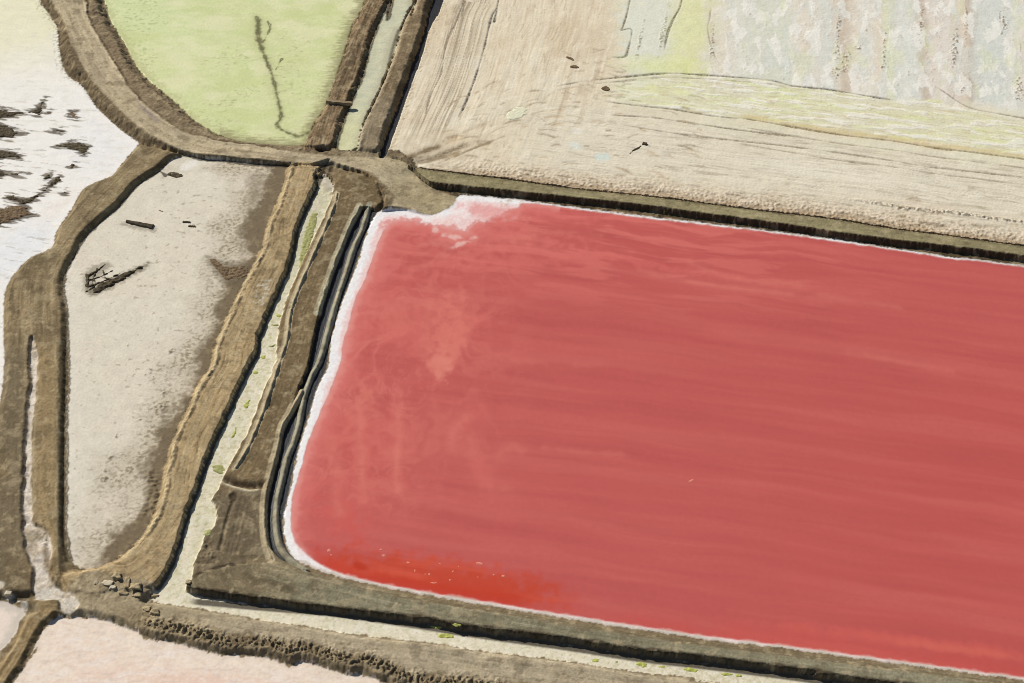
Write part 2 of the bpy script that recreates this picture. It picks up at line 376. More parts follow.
mixc(bz*.6,(222,217,186)); mixc(bz*ss(0,.35,sw)*.7,(220,223,170)); mixc(bz*ss(.08,.3,sw2)*.75,(235,230,217)); mixc(bz*ss(.1,.4,-sw2)*.5,(212,204,174)); mixc(bz*ss(.3,.45,fbm(ct/.5,cs/4,29,3))*.5,(196,178,140))
H += bz*.06*ss(.08,.3,sw2)
# ochre traffic fan by the junction, stubble next to the bank
for u_,v_,a_,b_,c_ in ((402,158,24,2.6,-4),(425,151,24,2.6,-20),(440,158,30,2.2,-16),(470,150,34,1.6,-22)):
    mixc(blob(u_,v_,a_,b_,c_,.7,.5)*.8,(116,100,74))
fan = blob(430, 150, 75, 18, -8, .8)*.6
mixc(fan*.55, (188, 164, 128))
stub = (1-ss(2.5, 9, ct+2*nA))*ss(430, 500, U)
mixc(stub*.4, (206, 184, 154)); mixc(stub*(1-ss(.8,3.2,ct+1.4*nA+1.0*nB))*.5,(172,148,116)); mixc(stub*ss(.0,.4,nB+.5*nA)*.35,(226,212,188)); mixc(stub*ss(.15,.45,fbm(cs/1.1,ct/.5,35,3))*.5,(150,126,96))
sp2 = stub*ss(.0, .35, nC+.35*nB)*(1-ss(1.2, 6, ct))
mixc(sp2*.5, (150, 126, 98)); H += sp2*.12+stub*.06*nC
mixc(stub*ss(.1, .5, fbm(cs/6, ct/1.2, 26, 3))*.6, (224, 206, 182))
row = np.exp(-((ct-6.2-.5*nA-ss(700,1000,U)*1.0)/.55)**2)*ss(830, 900, U)
m = row*ss(-.15, .25, nC); mixc(m*.8, (136,122,98)); H += m*.25
# tracks and ruts
def rut(pts, w, depth, strength, c=(96, 84, 68), lo=-.5, hi=.1, lip=.4, seed=0, zone=None):
    P = w2(spline(pts, 4)); a0 = P.min(0)-4; a1 = P.max(0)+4
    i = np.flatnonzero((X > a0[0]) & (X < a1[0]) & (Y > a0[1]) & (Y < a1[1]))
    if not len(i): return
    d, s, _ = seg_dist(X[i], Y[i], P, False)
    L = float(s.max())
    d = np.abs(d+.25*nA[i]*min(1, L/20)+.10*nB[i])
    ww = w*(.75+.5*np.clip(fbm(s/5, s*0, 31+seed, 2)+.5, 0, 1.4))
    k = np.exp(-(d/ww)**2)*ss(lo, hi, fbm(s/6, s*0+seed, 30+seed, 3))*(.55+.45*ss(-.4, .3, grit[i]))
    k *= ss(0, min(3., L*.25), s)*ss(0, min(3., L*.25), L-s)
    H[i] += -depth*.5*k
    kk = np.clip(k*strength, 0, 1)[:, None]; T[i] += (lin(c).astype(f32)-T[i])*kk
rut([(480,-80),(470,-25),(464,0),(456,22),(446,45),(441,74),(430,97),(425,119)], .17, .2, .85, lo=-1.2, hi=-.5)
rut(bl, .24, .4, 1.0, (52, 50, 56), -1.2, -.6)
for k in range(14):
    o = -2.6-k*.62
    dd = np.abs(np.abs(bt)*np.sign(bt)-0); 
trk = ss(1.0, 2.2, np.abs(bt))*(1-ss(8.5, 11.5, np.abs(bt)+nB))*(U < np.interp(V, [-80,117,160],[516,459,440]))*ss(152, 120, V)
mixc(trk*ss(-.1, .5, fbm(bt/.34, bs/50, 33, 3)+.3*grit)*.62, (142, 124, 100)); H += trk*.04*fbm(bt/.34, bs/50, 33, 3); mixc(trk*ss(0,.5,fbm(bt/2.,bs/30,34,3))*.4,(160,144,120))
rut([(636,-60),(630,0),(623,27),(622,30),(632,30),(628,50),(624,57),(608,57)], .24, .3, 1., (92,80,58), -1.3, -.6, seed=1)
rut([(690,-60),(682,0),(675,16),(668,32),(664,52)], .2, .25, .95, (104,92,66), -1.2, -.4, seed=2)
rut([(713,-60),(711,10),(708,30),(716,58),(724,68)], .2, .3, .6, (140,120,94), seed=3)
E1 = [(555,87),(564,85),(587,81),(624,77),(662,73.5),(687,74),(719,76),(768,80),(793,86),(825,89),(855,94),(898,101)]
rut(E1, .24, .3, .95, (98,86,64), -1.3, -.5, seed=4)
rut([(u, v+4) for u, v in E1[:9]], .2, .2, .6, (130,116,90), seed=5)
rut([(935,86),(943,91),(968,107),(1000,114),(1060,124)], .24, .3, .95, (104,88,64), -1.2, -.4, seed=6)
rut([(604,100),(610,102),(632,105),(677,110),(712,116),(745,119)], .24, .3, .95, (98,84,62), -1.2, -.4, seed=7)
rut([(609,115),(652,117.5),(687,122.5),(747,131),(800,137)], .2, .25, .9, (116,100,78), -1.1, -.3, seed=8)
rut([(622,125),(687,135),(768,144),(818,150),(888,160),(930,167),(1030,178)], .2, .25, .8, (126,110,86), -1.0, -.2, seed=9)
OC = [(735,117),(768,122.5),(805,129),(850,136),(893,141),(943,149),(1024,159),(1120,172)]
rut([(u, v-2.5) for u, v in OC], .9, .0, .55, (208,176,96), -.9, -.2, seed=10)
rut(OC, .24, .3, .9, (118,100,62), -1.2, -.5, seed=11)
rut([(u, v+9) for u, v in OC], .18, .2, .7, (140,122,98), -.9, -.2, seed=12)
rut([(u, v+26) for u, v in OC], .18, .2, .7, (140,122,98), -.9, -.2, seed=13)
rut([(880,196),(950,204),(990,209),(1060,220)], .5, -.15, .5, (160,142,112), -.2, .3, seed=14)
rut([(650,163),(700,172),(740,176),(790,184),(860,188),(930,200)], .35, -.12, .5, (160,142,114), -.1, .3, seed=15)
rut([(380,161),(405,159),(425,151),(446,144)], 1.1, .12, .95, (120,102,76), -.9, -.4, seed=16)
rut([(395,165),(425,160),(442,154),(474,142)], .7, .15, .85, (110,92,68), -.9, -.3, seed=17)
rut([(395,157),(430,148),(470,130),(520,110),(560,90)], .5, .12, .35, (160,138,106), -.3, .2, seed=18)
rut([(500,160),(525,128),(545,100),(560,60),(570,20)], .4, .1, .3, (176,156,126), -.3, .2, seed=19)
for k in range(170):
    u = random.uniform(440, 700); v = random.uniform(90, 178); L = random.uniform(5, 26)
    a = math.atan2(v-172, u-385)*random.uniform(.3, 1.1)+random.gauss(0, .22) if u < 640 else .12+random.gauss(0, .08)
    dk_ = random.random() < .6
    rut([(u, v), (u+L*.5*math.cos(a), v+L*.5*math.sin(a)), (u+L*math.cos(a+.15), v+L*math.sin(a+.15))], random.uniform(.12, .4), .08 if dk_ else 0, random.uniform(.35, .8), random.choice([(160,138,106),(140,120,92),(186,160,124)]) if dk_ else (236,226,204), -1.5, -.8, seed=20+k)
for k in range(40):
    u = random.uniform(560, 630); v = random.uniform(48, 100); L = random.uniform(5, 16); a = random.uniform(-.2, .5)
    rut([(u, v), (u+L*.5*math.cos(a), v+L*.5*math.sin(a)), (u+L*math.cos(a), v+L*math.sin(a))], random.uniform(.15, .4), .1, random.uniform(.3, .6), random.choice([(120,104,80),(160,142,112)]), -1.5, -.8, seed=200+k)
for k in range(110):
    u = random.uniform(640, 1040); v = 118+(u-640)*.12+random.uniform(0, 62); L = random.uniform(12, 70)
    rut([(u, v), (u+L*.5, v+L*.5*.125), (u+L, v+L*.135)], random.uniform(.1, .25), .05, random.uniform(.15, .4), random.choice([(156,140,116),(176,162,136),(134,118,94)]), -.7, .1, seed=300+k)
for k in range(60):
    u = random.uniform(500, 620); v = random.uniform(-20, 95); L = random.uniform(12, 50)
    rut([(u, v), (u-L*.15, v+L*.5), (u-L*.32, v+L)], random.uniform(.2, .7), .03, random.uniform(.2, .5), random.choice([(196,172,140),(180,160,130),(238,228,208)]), -.9, 0, seed=450+k)
for k in range(90):
    u = random.uniform(440, 1040); c_ = np.interp(u, [p[0] for p in CTOP], [p[1] for p in CTOP]); v = c_-random.uniform(3, 17); L = random.uniform(4, 22)
    rut([(u, v), (u+L*.5, v+L*.065), (u+L, v+L*.13)], random.uniform(.15, .4), .10, random.uniform(.3, .7), random.choice([(112,94,70),(136,114,86),(96,80,60)]), -.6, .1, seed=540+k)
mixc(blob(575,146,9,5,20,.5)*.8, (220,224,212)); mixc(blob(602,157,8,5,0,.5)*.8, (212,222,212)); mixc(blob(578,131,6,4,0,.5)*.8, (232,224,208))
mixc(blob(532,60,2.5,14,14,.6)*.6, (236,226,204))

# --- generic operations ------------------------------------------------------------
def raise_(pts, h, w, c, rid, jit=1., soft=.25, floor=None, **k):
    s0 = sdf(pts, **k); s = s0+jit*jag
    global H
    sc = s0+min(.9, jit*1.3)*rag; m = ss(-.15, .15, sc)
    prof = ss(0, w, s)
    fl_ = .1 if floor is None else floor
    H = np.where(s > 0, np.maximum(H, fl_+(h-fl_)*prof), H).astype(f32)
    mixc(m, c); ID[sc > 0] = rid
    return s, m
def lip(pts, h, w, c, rid, jit=.3, soft=.25, steep=None):
    """a bank whose traced top edge is at height h, falling outwards over w metres"""
    s = sdf(pts)+jit*jag
    global H
    b = np.minimum(H, h)
    if steep is not None:
        dB, _, _ = line(steep[0], margin=12); dA, _, _ = line(steep[1], margin=12); w = np.where(dB < dA, .75, w).astype(f32)
    H = np.where(s > -w, np.maximum(H*0+b, b+(h-b)*ss(-w, 0, s)), H).astype(f32)
    k = ss(0, .3, s+w); mixc(k, c); ID[s > -w] = rid
    return s, k
def cut(pts, z, c, rid, a=.3, b=.25, jit=1., **k):
    s0 = sdf(pts, **k); s = s0+jit*jag
    global H
    m = ss(-a, b, s)
    H = (H+(z-H)*m).astype(f32)
    s = s0+(.35+.65*jit)*rag
    mixc(ss(-.12, .12, s), c); ID[s > 0] = rid
    return s, ss(-.12, .12, s)

level(.1)
LOWLAND = at(1.5, JR+[(398,158),(408,163)])+CTOP[1:]+at(0, [(1140,820),(-140,820),(-140,-110)])
sLow = sdf(LOWLAND, n=2, margin=400)
low_ = sLow > -.2
H = np.where(low_, .1+.05*nB, H).astype(f32); mixc(low_.astype(f32), (134,116,88)); 
EB = reg('left_levee'); ID[low_] = EB
# --- 1 ponds ---------------------------------------------------------------------------
WP = reg('white_salt_pond')
s, m = cut(WHITE, .15, (237, 232, 223), WP, .3, .3, .6)
mixc(m*(1-ss(20, 110, V+12*nA+.15*U))*.95, (229, 224, 190))
mixc(m*blob(95, 150, 40, 40, 0, .8)*.4, (228, 229, 230)); mixc(m*blob(20, 250, 50, 30, -40, .8)*.5, (220, 225, 231))
mixc(m*blob(60, 205, 40, 8, -35, .8)*.35, (236, 222, 208))
tone(m, .03*nB+.03*fbm(X/6, Y/1.2, 40, 3))
mixc(m*(1-ss(0, 2.2, s+.8*nB))*.3*(V > 30), (240, 238, 234))
mixc(m*(1-ss(0, 1.2, s+.5*nC))*ss(-.3, .2, nC)*(V < 100)*.7, (176, 170, 148))

mm = np.zeros(N, f32); sx = fbm(X/6.,(Y+.18*X)/.9,48,4); sx2=fbm(X/2.6,(Y+.12*X)/.6,49,3)
for bp in BARPTS: mm = np.maximum(mm, ss(-.75,.0,sdf(bp,margin=5)+1.5*sx+.7*sx2))
mixc(m*mm*.9,(70,60,45)); mixc(m*mm*ss(.1,.5,sx2)*.5,(160,146,122)); mixc(m*ss(.45,.62,sx+.3*sx2)*ss(160,40,U)*ss(95,110,V)*.45,(150,140,122))
mixc(m*(1-ss(.2,2.6,s+.8*nB))*ss(.05,.3,nC+.3*nB)*ss(95,70,V)*.6,(150,140,112)); mixc(m*ss(.3,.5,fbm(X/3,Y/1.1,39,4)+.1*nD)*.35,(214,206,190))
GP = reg('green_pond')
s, m = cut(GREEN, .35, (211, 215, 160), GP, .3, .3, .6)
mixc(m*ss(-.2, .6, nD+.2)*.5, (215, 215, 162)); mixc(m*blob(150,10,70,40,20,.8)*.5, (209,219,166))
tone(m, .03*nA+.02*nB)
fl = m*ss(.4, .6, fbm(X/1.3, Y/.8, 44, 4)*ss(-.2,.5,fbm(X/12,Y/9,45,3)+.25*ss(9,0,s))*1.6)
mixc(fl*.5, (158, 162, 112)); mixc(m*ss(-.1,.5,fbm(X/9,Y/4,43,4))*.4,(203,212,152)); mixc(m*ss(.1,.5,fbm(X/5,Y/2.5,42,4))*.35,(221,222,176)); tone(m,.05*nC+.05*fbm(X/3,Y/1.2,41,4)); mixc(m*ss(.08,.4,fbm(X/14,Y/8,38,5))*.6,(225,223,180)); mixc(m*ss(.1,.5,fbm(X/18,Y/9,37,5))*.55,(200,207,144))
mixc(m*(1-ss(.0, 2.6, s+1.2*nB+.8*nC))*.5, (180, 178, 124))
e = m*(1-ss(0., 3.6, s+1.8*fbm(X/2.5, Y/.5, 46, 3)))*(U > 220)
mixc(e*.7, (140, 130, 96))
for pts, w in (([(256.5,18),(258,23),(261,45),(266,60),(273,78),(278,100),(281,118),(277,125),(283,131),(298,137),(308,134)], .6),([(259,22),(257,36),(262,50)], .7),([(262,45),(270,30),(268,22)], .22),([(276,70),(282,60)], .2)):
    d, s_, t_ = line(pts, margin=5)
    d = np.abs(d+.4*nB+.2*nC); k = np.exp(-(d/(w*.8))**2)*ss(-.9, -.3, fbm(s_/5, s_*0, 47, 3))
    mixc(m*k, (82, 77, 54)); mixc(m*np.exp(-(d/(3*w))**2)*.2, (180,180,120))

# --- 2 road with its banks
RB = reg('dirt_road')
s, m = raise_(ROADBODY, 1.75-.65*ss(150,195,U), 2.3-1.75*ss(150,190,U)*ss(120,150,V), (122, 106, 82), RB, .7)
sR = sdf(ROAD)+.5*jag
mR = ss(-.35, .5, sR)
rl = [(60,-40),(68,0),(76,19),(84,37),(95,58),(110,84),(131,106),(152,124),(172,136),(193,144),(225,150),(256,152),(300,158),(340,161),(375,168),(400,182),(430,202)]
rd, rs, rt = line(rl, margin=20)
rst = fbm(rt/.5, rs/22, 50, 3); rst2 = fbm(rt/1.3, rs/30, 51, 2)
leftbank = m*(1-mR)*(rt < 0)
mixc(m*(1-mR)*ss(-.2, .4, nB)*.4, (104, 90, 68))
mixc(m*(1-mR)*ss(.1, .5, fbm(rs/1.0, rt/2.5, 52, 3))*.6, (84, 74, 56))
H += m*(1-mR)*(.12*nB+.08*nC)
mixc(mR, (188, 172, 141)); tone(mR, .10*rst+.11*rst2+.03*nC+.06*nA)
mixc(mR*ss(.15, .55, fbm(rs/14, rt/2, 53, 3))*.5, (160, 146, 122))
mixc(mR*np.exp(-((rt+1.3)/.35)**2)*ss(-.4,.3,nA)*.35, (150,132,104)); mixc(mR*np.exp(-((rt-1.2)/.35)**2)*ss(-.4,.3,nA)*.35, (150,132,104))
H += mR*(.03*rst+.02*nC)-.04*mR*np.exp(-((np.abs(rt)-1.25)/.4)**2)
ap = ss(-.6,.2,s)*ss(372,428,U-.5*(V-190))*ss(166,178,V); H = (H+(.24+.05*nB-H)*ap).astype(f32); mixc(ap*.9,(172,157,124)); tone(ap,.12*fbm(X/3,Y/1.2,57,4)+.08*nC)
edge = np.exp(-((sR-.1)/.35)**2)*(U < 300)
H += edge*.22*ss(-.3,.3,nA); 
mixc(mR*blob(425,200,40,14,10,.6)*.6, (168,152,118)); mixc(mR*blob(425,200,40,14,10,.6)*ss(.1,.5,nC+.5*nB)*.4,(150,134,98))
mixc(np.maximum(mR,m*.6)*blob(385,168,52,11,18,.8)*.8,(186,171,138)); mixc(ap*ss(-.1,.5,nB+.5*nA)*.5,(188,173,142))
mixc(m*blob(150,118,20,3.5,42,.7)*.7, (160,144,134))
bnk = m*(1-mR)*(rt > 0)*(U < 300); mixc(bnk*.55, (150,131,104)); tone(bnk, .12*fbm(rs/2.5, rt/1.0, 54, 3))
er = np.exp(-((sR-.25)/.28)**2)*(rt > 0)*(U < 290); mixc(er*.6, (212,196,162))
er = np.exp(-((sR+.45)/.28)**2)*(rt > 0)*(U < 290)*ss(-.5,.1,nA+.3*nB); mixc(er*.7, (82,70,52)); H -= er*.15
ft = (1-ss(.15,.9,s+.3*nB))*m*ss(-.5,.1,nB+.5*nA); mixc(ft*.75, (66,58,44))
mixc(bnk*blob(95,20,10,16,60,.7)*ss(-.2,.3,nB)*.7,(80,68,52)); H += bnk*blob(95,20,12,18,60,.7)*.25*nB

scratch(mR*(U<400), rt, rs, 600, (140,122,92), (208,194,164), .55, 1.0, 26); scratch(bnk, rt, rs, 603, (90,76,56), (176,158,126), .5)
# --- 3 left bank and its two tracks
s, m = raise_(EBODY, 1.2, 1.3, (140, 122, 92), EB, .4, floor=.15)
d1, s1, t1 = line([(175,150),(130,178),(95,215),(70,245),(50,280),(48,320),(48,420),(46,520),(60,590)], margin=30)
q1 = fbm(t1/.55, s1/16, 60, 3); q2 = fbm(t1/1.6, s1/26, 61, 3)
mixc(m*.6*ss(-.2,.4,q2), (154,136,104)); tone(m, .16*q1+.18*q2+.04*nC+.05*nA); H += m*(.02*q1+.03*q2+.02*nB)
scratch(m, t1, s1, 610, (92,76,54), (180,162,126), .6, 1.0, 20)
low = m*ss(330, 362, V)
mixc(low*(1-ss(22,29,U)), (122,108,84)); mixc(low*ss(36,40,U)*(1-ss(56,60,U)), (152,131,96))
H -= low*ss(56,66,U)*.7; mixc(low*ss(59,61,U+3*nB)*.85, (92,80,58)); mixc(low*ss(60,62,U)*ss(.0,.4,nC+.3*nB)*.6,(60,52,40)); mixc(low*np.exp(-((U-58.2+2*nA)/1.0)**2)*.7,(186,168,130))
mixc(m*blob(38,268,24,14,-30,.8)*.55,(104,90,66)); mixc(m*blob(42,300,4,26,0,.8)*.5,(100,86,62))
dk = m*ss(.1,.5,fbm(t1/1.5,s1/6,63,3)); mixc(dk*.45, (108,94,70))
mixc(m*(1-ss(0,2.0,s+.8*nB))*ss(-.1,.4,nC+.5*nB)*.5*(V<330), (100,88,60))
jn = m*ss(548,580,V)
mixc(jn*ss(-.35,.3,nA)*.7, (116,100,74)); H += jn*(.12*nB+.1*nA)
sW = sdf(LWHITE)+.8*jag
k = ss(-.3,.5,sW); H = H+(.35+.15*nB-H)*ss(-.5,.3,sW)*.95
mixc(k*.95, (222,212,197)); mixc(k*ss(.1,.5,nB+.4*nC)*.5, (170,150,124)); mixc(k*ss(.2,.6,nA+.4*nB)*ss(520,540,V)*.7,(140,122,94))
d, s_, t_ = line([(44,536),(45,552),(47,565),(55,585)], margin=4); kk=np.exp(-(d/.6)**2)*ss(-.6,0,nB); mixc(kk*.7,(120,100,72)); H+=kk*.35

# --- 4 tan mud pond
TP = reg('tan_mud_pond')
s, m = cut(TAN, .12, (219, 210, 190), TP, .3, .3, .3)
pts_r = FLE
d, s_, t_ = line(pts_r, margin=40)
bias = ss(330,230,V)*2.5+ss(400,520,V)*2.2
gq = d+2.6*nA+1.0*nB+.5*nC-bias
top_ = blob(252,196,15,34,14,.8,.4); bot_ = blob(128,548,46,18,-34,.8,.35)
far_ = np.maximum.reduce([1-ss(1.5,12,gq+2.5*nA), top_*.9, bot_*.8, 1-ss(.5,5.5,np.abs(V-166+(U-260)*.04)*.24+1.6*nA+1.2*nB+4*ss(235,195,U))])
near_ = np.maximum.reduce([1-ss(.5,3.8,gq), top_*ss(236,256,U+6*nA)*.7, bot_*ss(530,556,V+8*nA)*.9])
mixc(m*blob(130,480,50,80,0,.9)*.35, (206,194,174))
mixc(m*far_*.7, (182,168,142)); mixc(m*near_*.92, (108,92,66))
gs = fbm(X/.8,Y/.6,68,3)
tr_ = far_*(1-near_)
mixc(m*tr_*ss(.1,.4,gs+.5*nB)*.7,(112,96,70)); mixc(m*tr_*ss(.15,.5,-gs+.3*nB)*.5,(212,201,180)); mixc(m*near_*ss(.1,.5,nB+.6*nA)*.45,(146,128,98)); mixc(m*near_*ss(.2,.5,gs)*.35,(84,70,52))
edge_r = np.maximum(near_, far_*.5)
H += m*near_*(.10+.04*nB)
mid = m*edge_r*(1-edge_r)*4


tone(m*(1-edge_r),.05*nA+.04*nD); mixc(m*(1-edge_r)*ss(0,.6,nA+nD)*.4,(212,198,178)); mixc(m*(1-ss(60,90,U))*(1-edge_r)*.5, (226,219,204))
tone(m, .03*nB+.02*nC)
d, s_, t_ = line([(86,285),(84,330),(86,420),(84,500)], margin=8); mixc(m*np.exp(-((d-1.8)/.3)**2)*.1*ss(-.3,.3,nA), (180,168,146))
for bp,kx in (([(86,291),(95,286),(144,265),(143,269),(120,281),(96,294)],.8),([(86,272),(104,264),(108,268),(96,279),(90,288),(85,288)],.55),([(125,224),(153,229),(152,231),(126,226)],.5),([(206,257),(222,262),(250,266),(250,282),(226,285),(218,276)],.6)):
    mixc(m*ss(-1.0,.4,sdf(bp,margin=4)+.6*nB+.5*nC+.4*sx2)*kx,(98,86,64))
spc = m*ss(.5,.7,fbm(X/1.5,Y/1.1,66,4)+.3*nD+.1*ss(130,190,U)-.08); mixc(spc*.5,(140,126,98))
for (u,v,r) in ((118,437,3),(111,457,2.2),(107,470,2),(105,479,2),(148,372,3),(152,378,2.4),(163,406,3),(140,420,2),(90,372,2),(165,394,3),(128,345,2),(170,352,3),(122,455,1.5)):
    kk = blob(u,v,r*1.6,r,-20,.6,.7)*ss(-.2,.3,nC); mixc(m*kk*.85,(104,92,68)); H+=m*kk*.12
for pts in ([(143,266),(160,262),(185,262),(208,259)],[(150,277),(165,272),(185,267)]):
    d,s_,t_=line(pts,margin=4); mixc(m*np.exp(-(d/.25)**2)*ss(-.2,.4,nB)*.45,(170,158,134))
mixc(m*blob(190,165,12,5,-20,.5)*.9, (232,226,214))
d,s_,t_=line([(150,478),(158,487),(155,500),(148,510)],margin=6)
kk=m*np.exp(-((d-.0)/1.6)**2); H+=kk*.35*fbm(X/1.2,Y/1.0,67,2)

# --- 5 tan levee F
FB = reg('central_levee')
s, m = raise_(FBODY, 1.35, 1.6, (174, 151, 113), FB, .7, floor=.3)
d, s_, t_ = line(FLE, margin=26)
q1 = fbm(t_/.5, s_/18, 70, 3); q2 = fbm(t_/1.5, s_/34, 71, 3)
tone(m, .18*q1+.20*q2+.03*nC+.06*nA); H += m*(.02*q1+.04*q2+.01*nC)
mixc(m*ss(.1,.5,q2+.3*nA)*.45, (140,118,84)); mixc(m*ss(.1,.5,-q2+.3*nA)*.35, (184,164,126))
wr = np.exp(-((d-1.0-.4*nA-.15*nB)/.38)**2)
H += wr*.28*ss(-.7,.2,nC+.5*nB)*m; mixc(wr*m*.75,(198,180,142))
gl = np.exp(-((d-1.75-.4*nA-.15*nB)/.26)**2); mixc(gl*m*ss(-.4,.2,nB+.7*nC)*.85,(74,62,46)); H -= gl*m*.1  # dark line painted beside the windrow as its shadow
scratch(m, t_, s_, 620, (104,84,58), (200,180,140), .65, .9, 22); scratch(m, t_, s_, 624, (92,74,52), (206,188,150), .45, 1.8, 30)
jn2 = m*ss(565,600,V); mixc(jn2*.5,(150,130,96))
mixc(m*blob(262,300,8,20,20,.6,.5)*ss(-.2,.4,nC+nB)*.85,(206,198,178))

# --- 6 brown plateau beside the red pond
PL = reg('brown_bank')
s, m = raise_(PLAT, .95, 1.2, (122, 104, 76), PL, .8, floor=.1)
d, s_, t_ = line(R3+[(215,500),(205,570)], margin=30)
q1 = fbm(t_/.6, s_/14, 80, 3); q2 = fbm(t_/1.8, s_/24, 81, 3)
tone(m, .13*q1+.14*q2+.04*nC+.08*nA); H += m*(.03*q1+.04*nB+.02*nC)
scratch(m, t_, s_, 630, (74,62,46), (160,142,110), .55, 1.1, 14)
lo2 = m*ss(486,500,V+.0*U); mixc(lo2*.8,(112,100,80)); tone(lo2,.1*q2+.08*nB)
mixc(m*ss(186,176,V-.25*(U-350))*0, (120,104,80))
mixc(m*blob(365,190,20,16,20,.6)*.6,(104,90,64))
# wet gully across the bank
d, s_, t_ = line([(222,480),(232,485),(245,487),(258,488),(268,486)], margin=6)
kk = np.exp(-(d/.7)**2); H -= kk*.7; mixc(kk*m*.9,(64,52,40)); 
d, s_, t_ = line([(222,484),(236,490),(250,494),(258,493)], margin=6); kk=np.exp(-(d/.35)**2); H += kk*.25; mixc(kk*.8,(206,194,164))
mixc(m*blob(234,500,5,6,0,.6)*.85,(60,52,40)); H -= m*blob(234,500,5,6,0,.6)*.3
d, s_, t_ = line([(233,505),(228,520),(223,540),(220,552)], margin=4); kk=np.exp(-(d/.3)**2)*m; H-=kk*.3; mixc(kk*.6,(70,60,46))
for o in (0,4.5,9): 
    d, s_, t_ = line([(243+o,500),(236+o,525),(228+o,556)], margin=4); kk=np.exp(-(d/.3)**2)*m; H-=kk*.08; mixc(kk*.3,(90,78,60))
mixc(m*ss(0,1,-s+2)*ss(.0,.5,nB)*ss(495,510,V)*.5,(150,136,100))
H += m*blob(205,556,14,16,0,.7)*(.3*nB+.25*nC); tone(m*blob(205,556,14,16,0,.7), .3*nB)

# --- 7 olive levee under the red pond
KB = reg('lower_levee')
s, m = lip(KLIP, 1.6, 1.95, (133, 126, 102), KB, .3, steep=([(u, v, 1.6) for u, v in KBOT], [(u, v+5, 1.6) for u, v in KTOP]))
sL = s
d, s_, t_ = line([(u, v+5, 1.6) for u, v in KTOP], margin=26)
q1 = fbm(t_/.5, s_/20, 90, 3); q2 = fbm(t_/1.3, s_/30, 91, 3)
tone(m, .12*q1+.14*q2+.02*nC); H += m*(.03*q1+.03*q2+.01*nC)
mixc(m*(1-ss(-.9,-.1,sL+.3*nB))*.75,(100,86,62)); mixc(m*ss(310,250,U)*.75,(124,108,82));  dK,_,_=line(KTOP,margin=12); mixc(m*np.exp(-((dK-1.3)/.35)**2)*ss(-.4,.2,nB+q2)*.6,(86,74,54))
mixc(m*ss(-.1,.5,q2)*.3,(150,142,118))
scratch(m*ss(-.2,.3,sL), t_, s_, 640, (92,82,60), (172,164,138), .5, 1.0, 24)
wl = m*blob(255,585,70,14,8,.6); mixc(wl*ss(-.2,.4,q2+.3*nB)*.7,(92,80,60))
mixc(m*blob(285,575,34,9,20,.7)*.4,(160,146,116))

# --- 8 lower levee N with a rough windrow of clods
NB_ = reg('clod_levee')
s, m = raise_(NBODY, 1.15, 1.4, (172, 158, 132), NB_, .6, floor=.05)
d, s_, t_ = line(CLO[::-1], margin=30)
q1 = fbm(t_/.6, s_/20, 100, 3); q2 = fbm(t_/1.6, s_/26, 101, 3)
tone(m, .18*q1+.15*q2+.05*nC); H += m*(.03*q1+.03*nB)
scratch(m, t_, s_, 650, (112,96,70), (196,180,150), .5, 1.0, 20)
dN,_,_=line(NLO,margin=14)
wd = np.exp(-((dN-2.3-.7*nA)/1.25)**2)*ss(118,165,U)
lump = .5-np.abs(fbm(X/1.15,Y/1.15,102,4))*2.2+.4*nA
H += wd*(.1+.85*np.clip(lump,-.3,1)); mixc(m*(1-ss(2.4,4.2,dN+.9*nB+.6*nA))*.8*ss(90,150,U),(122,106,80)); mixc(m*wd*ss(.2,-.4,lump)*.6,(92,78,58)); mixc(m*wd*ss(.2,.5,lump)*.4,(164,146,114))
mixc(m*(1-ss(170,260,U))*.5,(150,134,104)); mixc(m*ss(620,590,V)*(1-ss(120,170,U))*ss(-.3,.3,nB)*.5,(112,96,70))
H += m*blob(120,595,50,14,10,.8)*(.12*nB+.08*nC)

# --- 9 pink ponds and the track between
PK = reg('pink_salt_pond')
s, m = cut(PINK, .05, (232, 215, 195), PK, .3, .3, 1.1)
mixc(m*ss(2,14,s+3*nA+2*fbm(X/10,Y/2.5,110,3))*.8,(230,203,183)); mixc(m*blob(230,690,120,20,8,.9)*.6,(229,193,172))
mixc(m*ss(.15,.5,fbm(X/7,Y/2,111,4))*.6,(232,220,208)); tone(m,.03*nB+.03*nC)
mixc(m*(1-ss(.2,1.6,s+.6*nB))*.6,(222,206,186))
mixc(m*blob(72,612,10,6,0,.5)*.9,(222,216,204))
gg=fbm(X/1.6,Y/.8,112,4); mixc(m*ss(.1,.5,gg)*.4,(240,224,212)); mixc(m*ss(.1,.5,-gg)*.4,(222,192,176)); mixc(m*ss(.3,.6,fbm(X/3,Y/.7,113,4))*.4,(206,190,176))
PS = reg('small_pink_pond')
s, m = cut(PINKS, .05, (231, 214, 198), PS, .3, .3, .5)
mixc(m*(1-ss(.6,2.4,s+.5*nB))*.8,(196,186,172))
LR = reg('track')
s, m = raise_(LOWROAD, .9, 1.2, (156,134,98), LR, .5, floor=.1)
d, s_, t_ = line([(56,610),(36,625),(24,648),(8,675),(-30,730)], margin=14)
q1=fbm(t_/.6,s_/14,115,3); tone(m,.3*q1+.05*nC); H+=m*.06*q1
mixc(m*np.exp(-((d-.9)/.4)**2)*.6,(112,92,62)); mixc(m*(t_>0.9)*0,(0,0,0)); mixc(m*(1-ss(.2,1.0,s))*.5,(96,84,62))
d, s_, t_ = line([(0,592),(10,590),(18,598),(28,606)], margin=6); kk=np.exp(-(d/.9)**2)*ss(-.4,.1,nB); mixc(kk*.8,(84,72,54)); 
mixc(blob(9,597,6,4,0,.5)*.9,(220,212,196)); mixc(blob(0,589,8,4,-20,.5)*.8,(216,208,190)); mixc(blob(25,607,5,4,0,.5)*.8,(222,212,196))

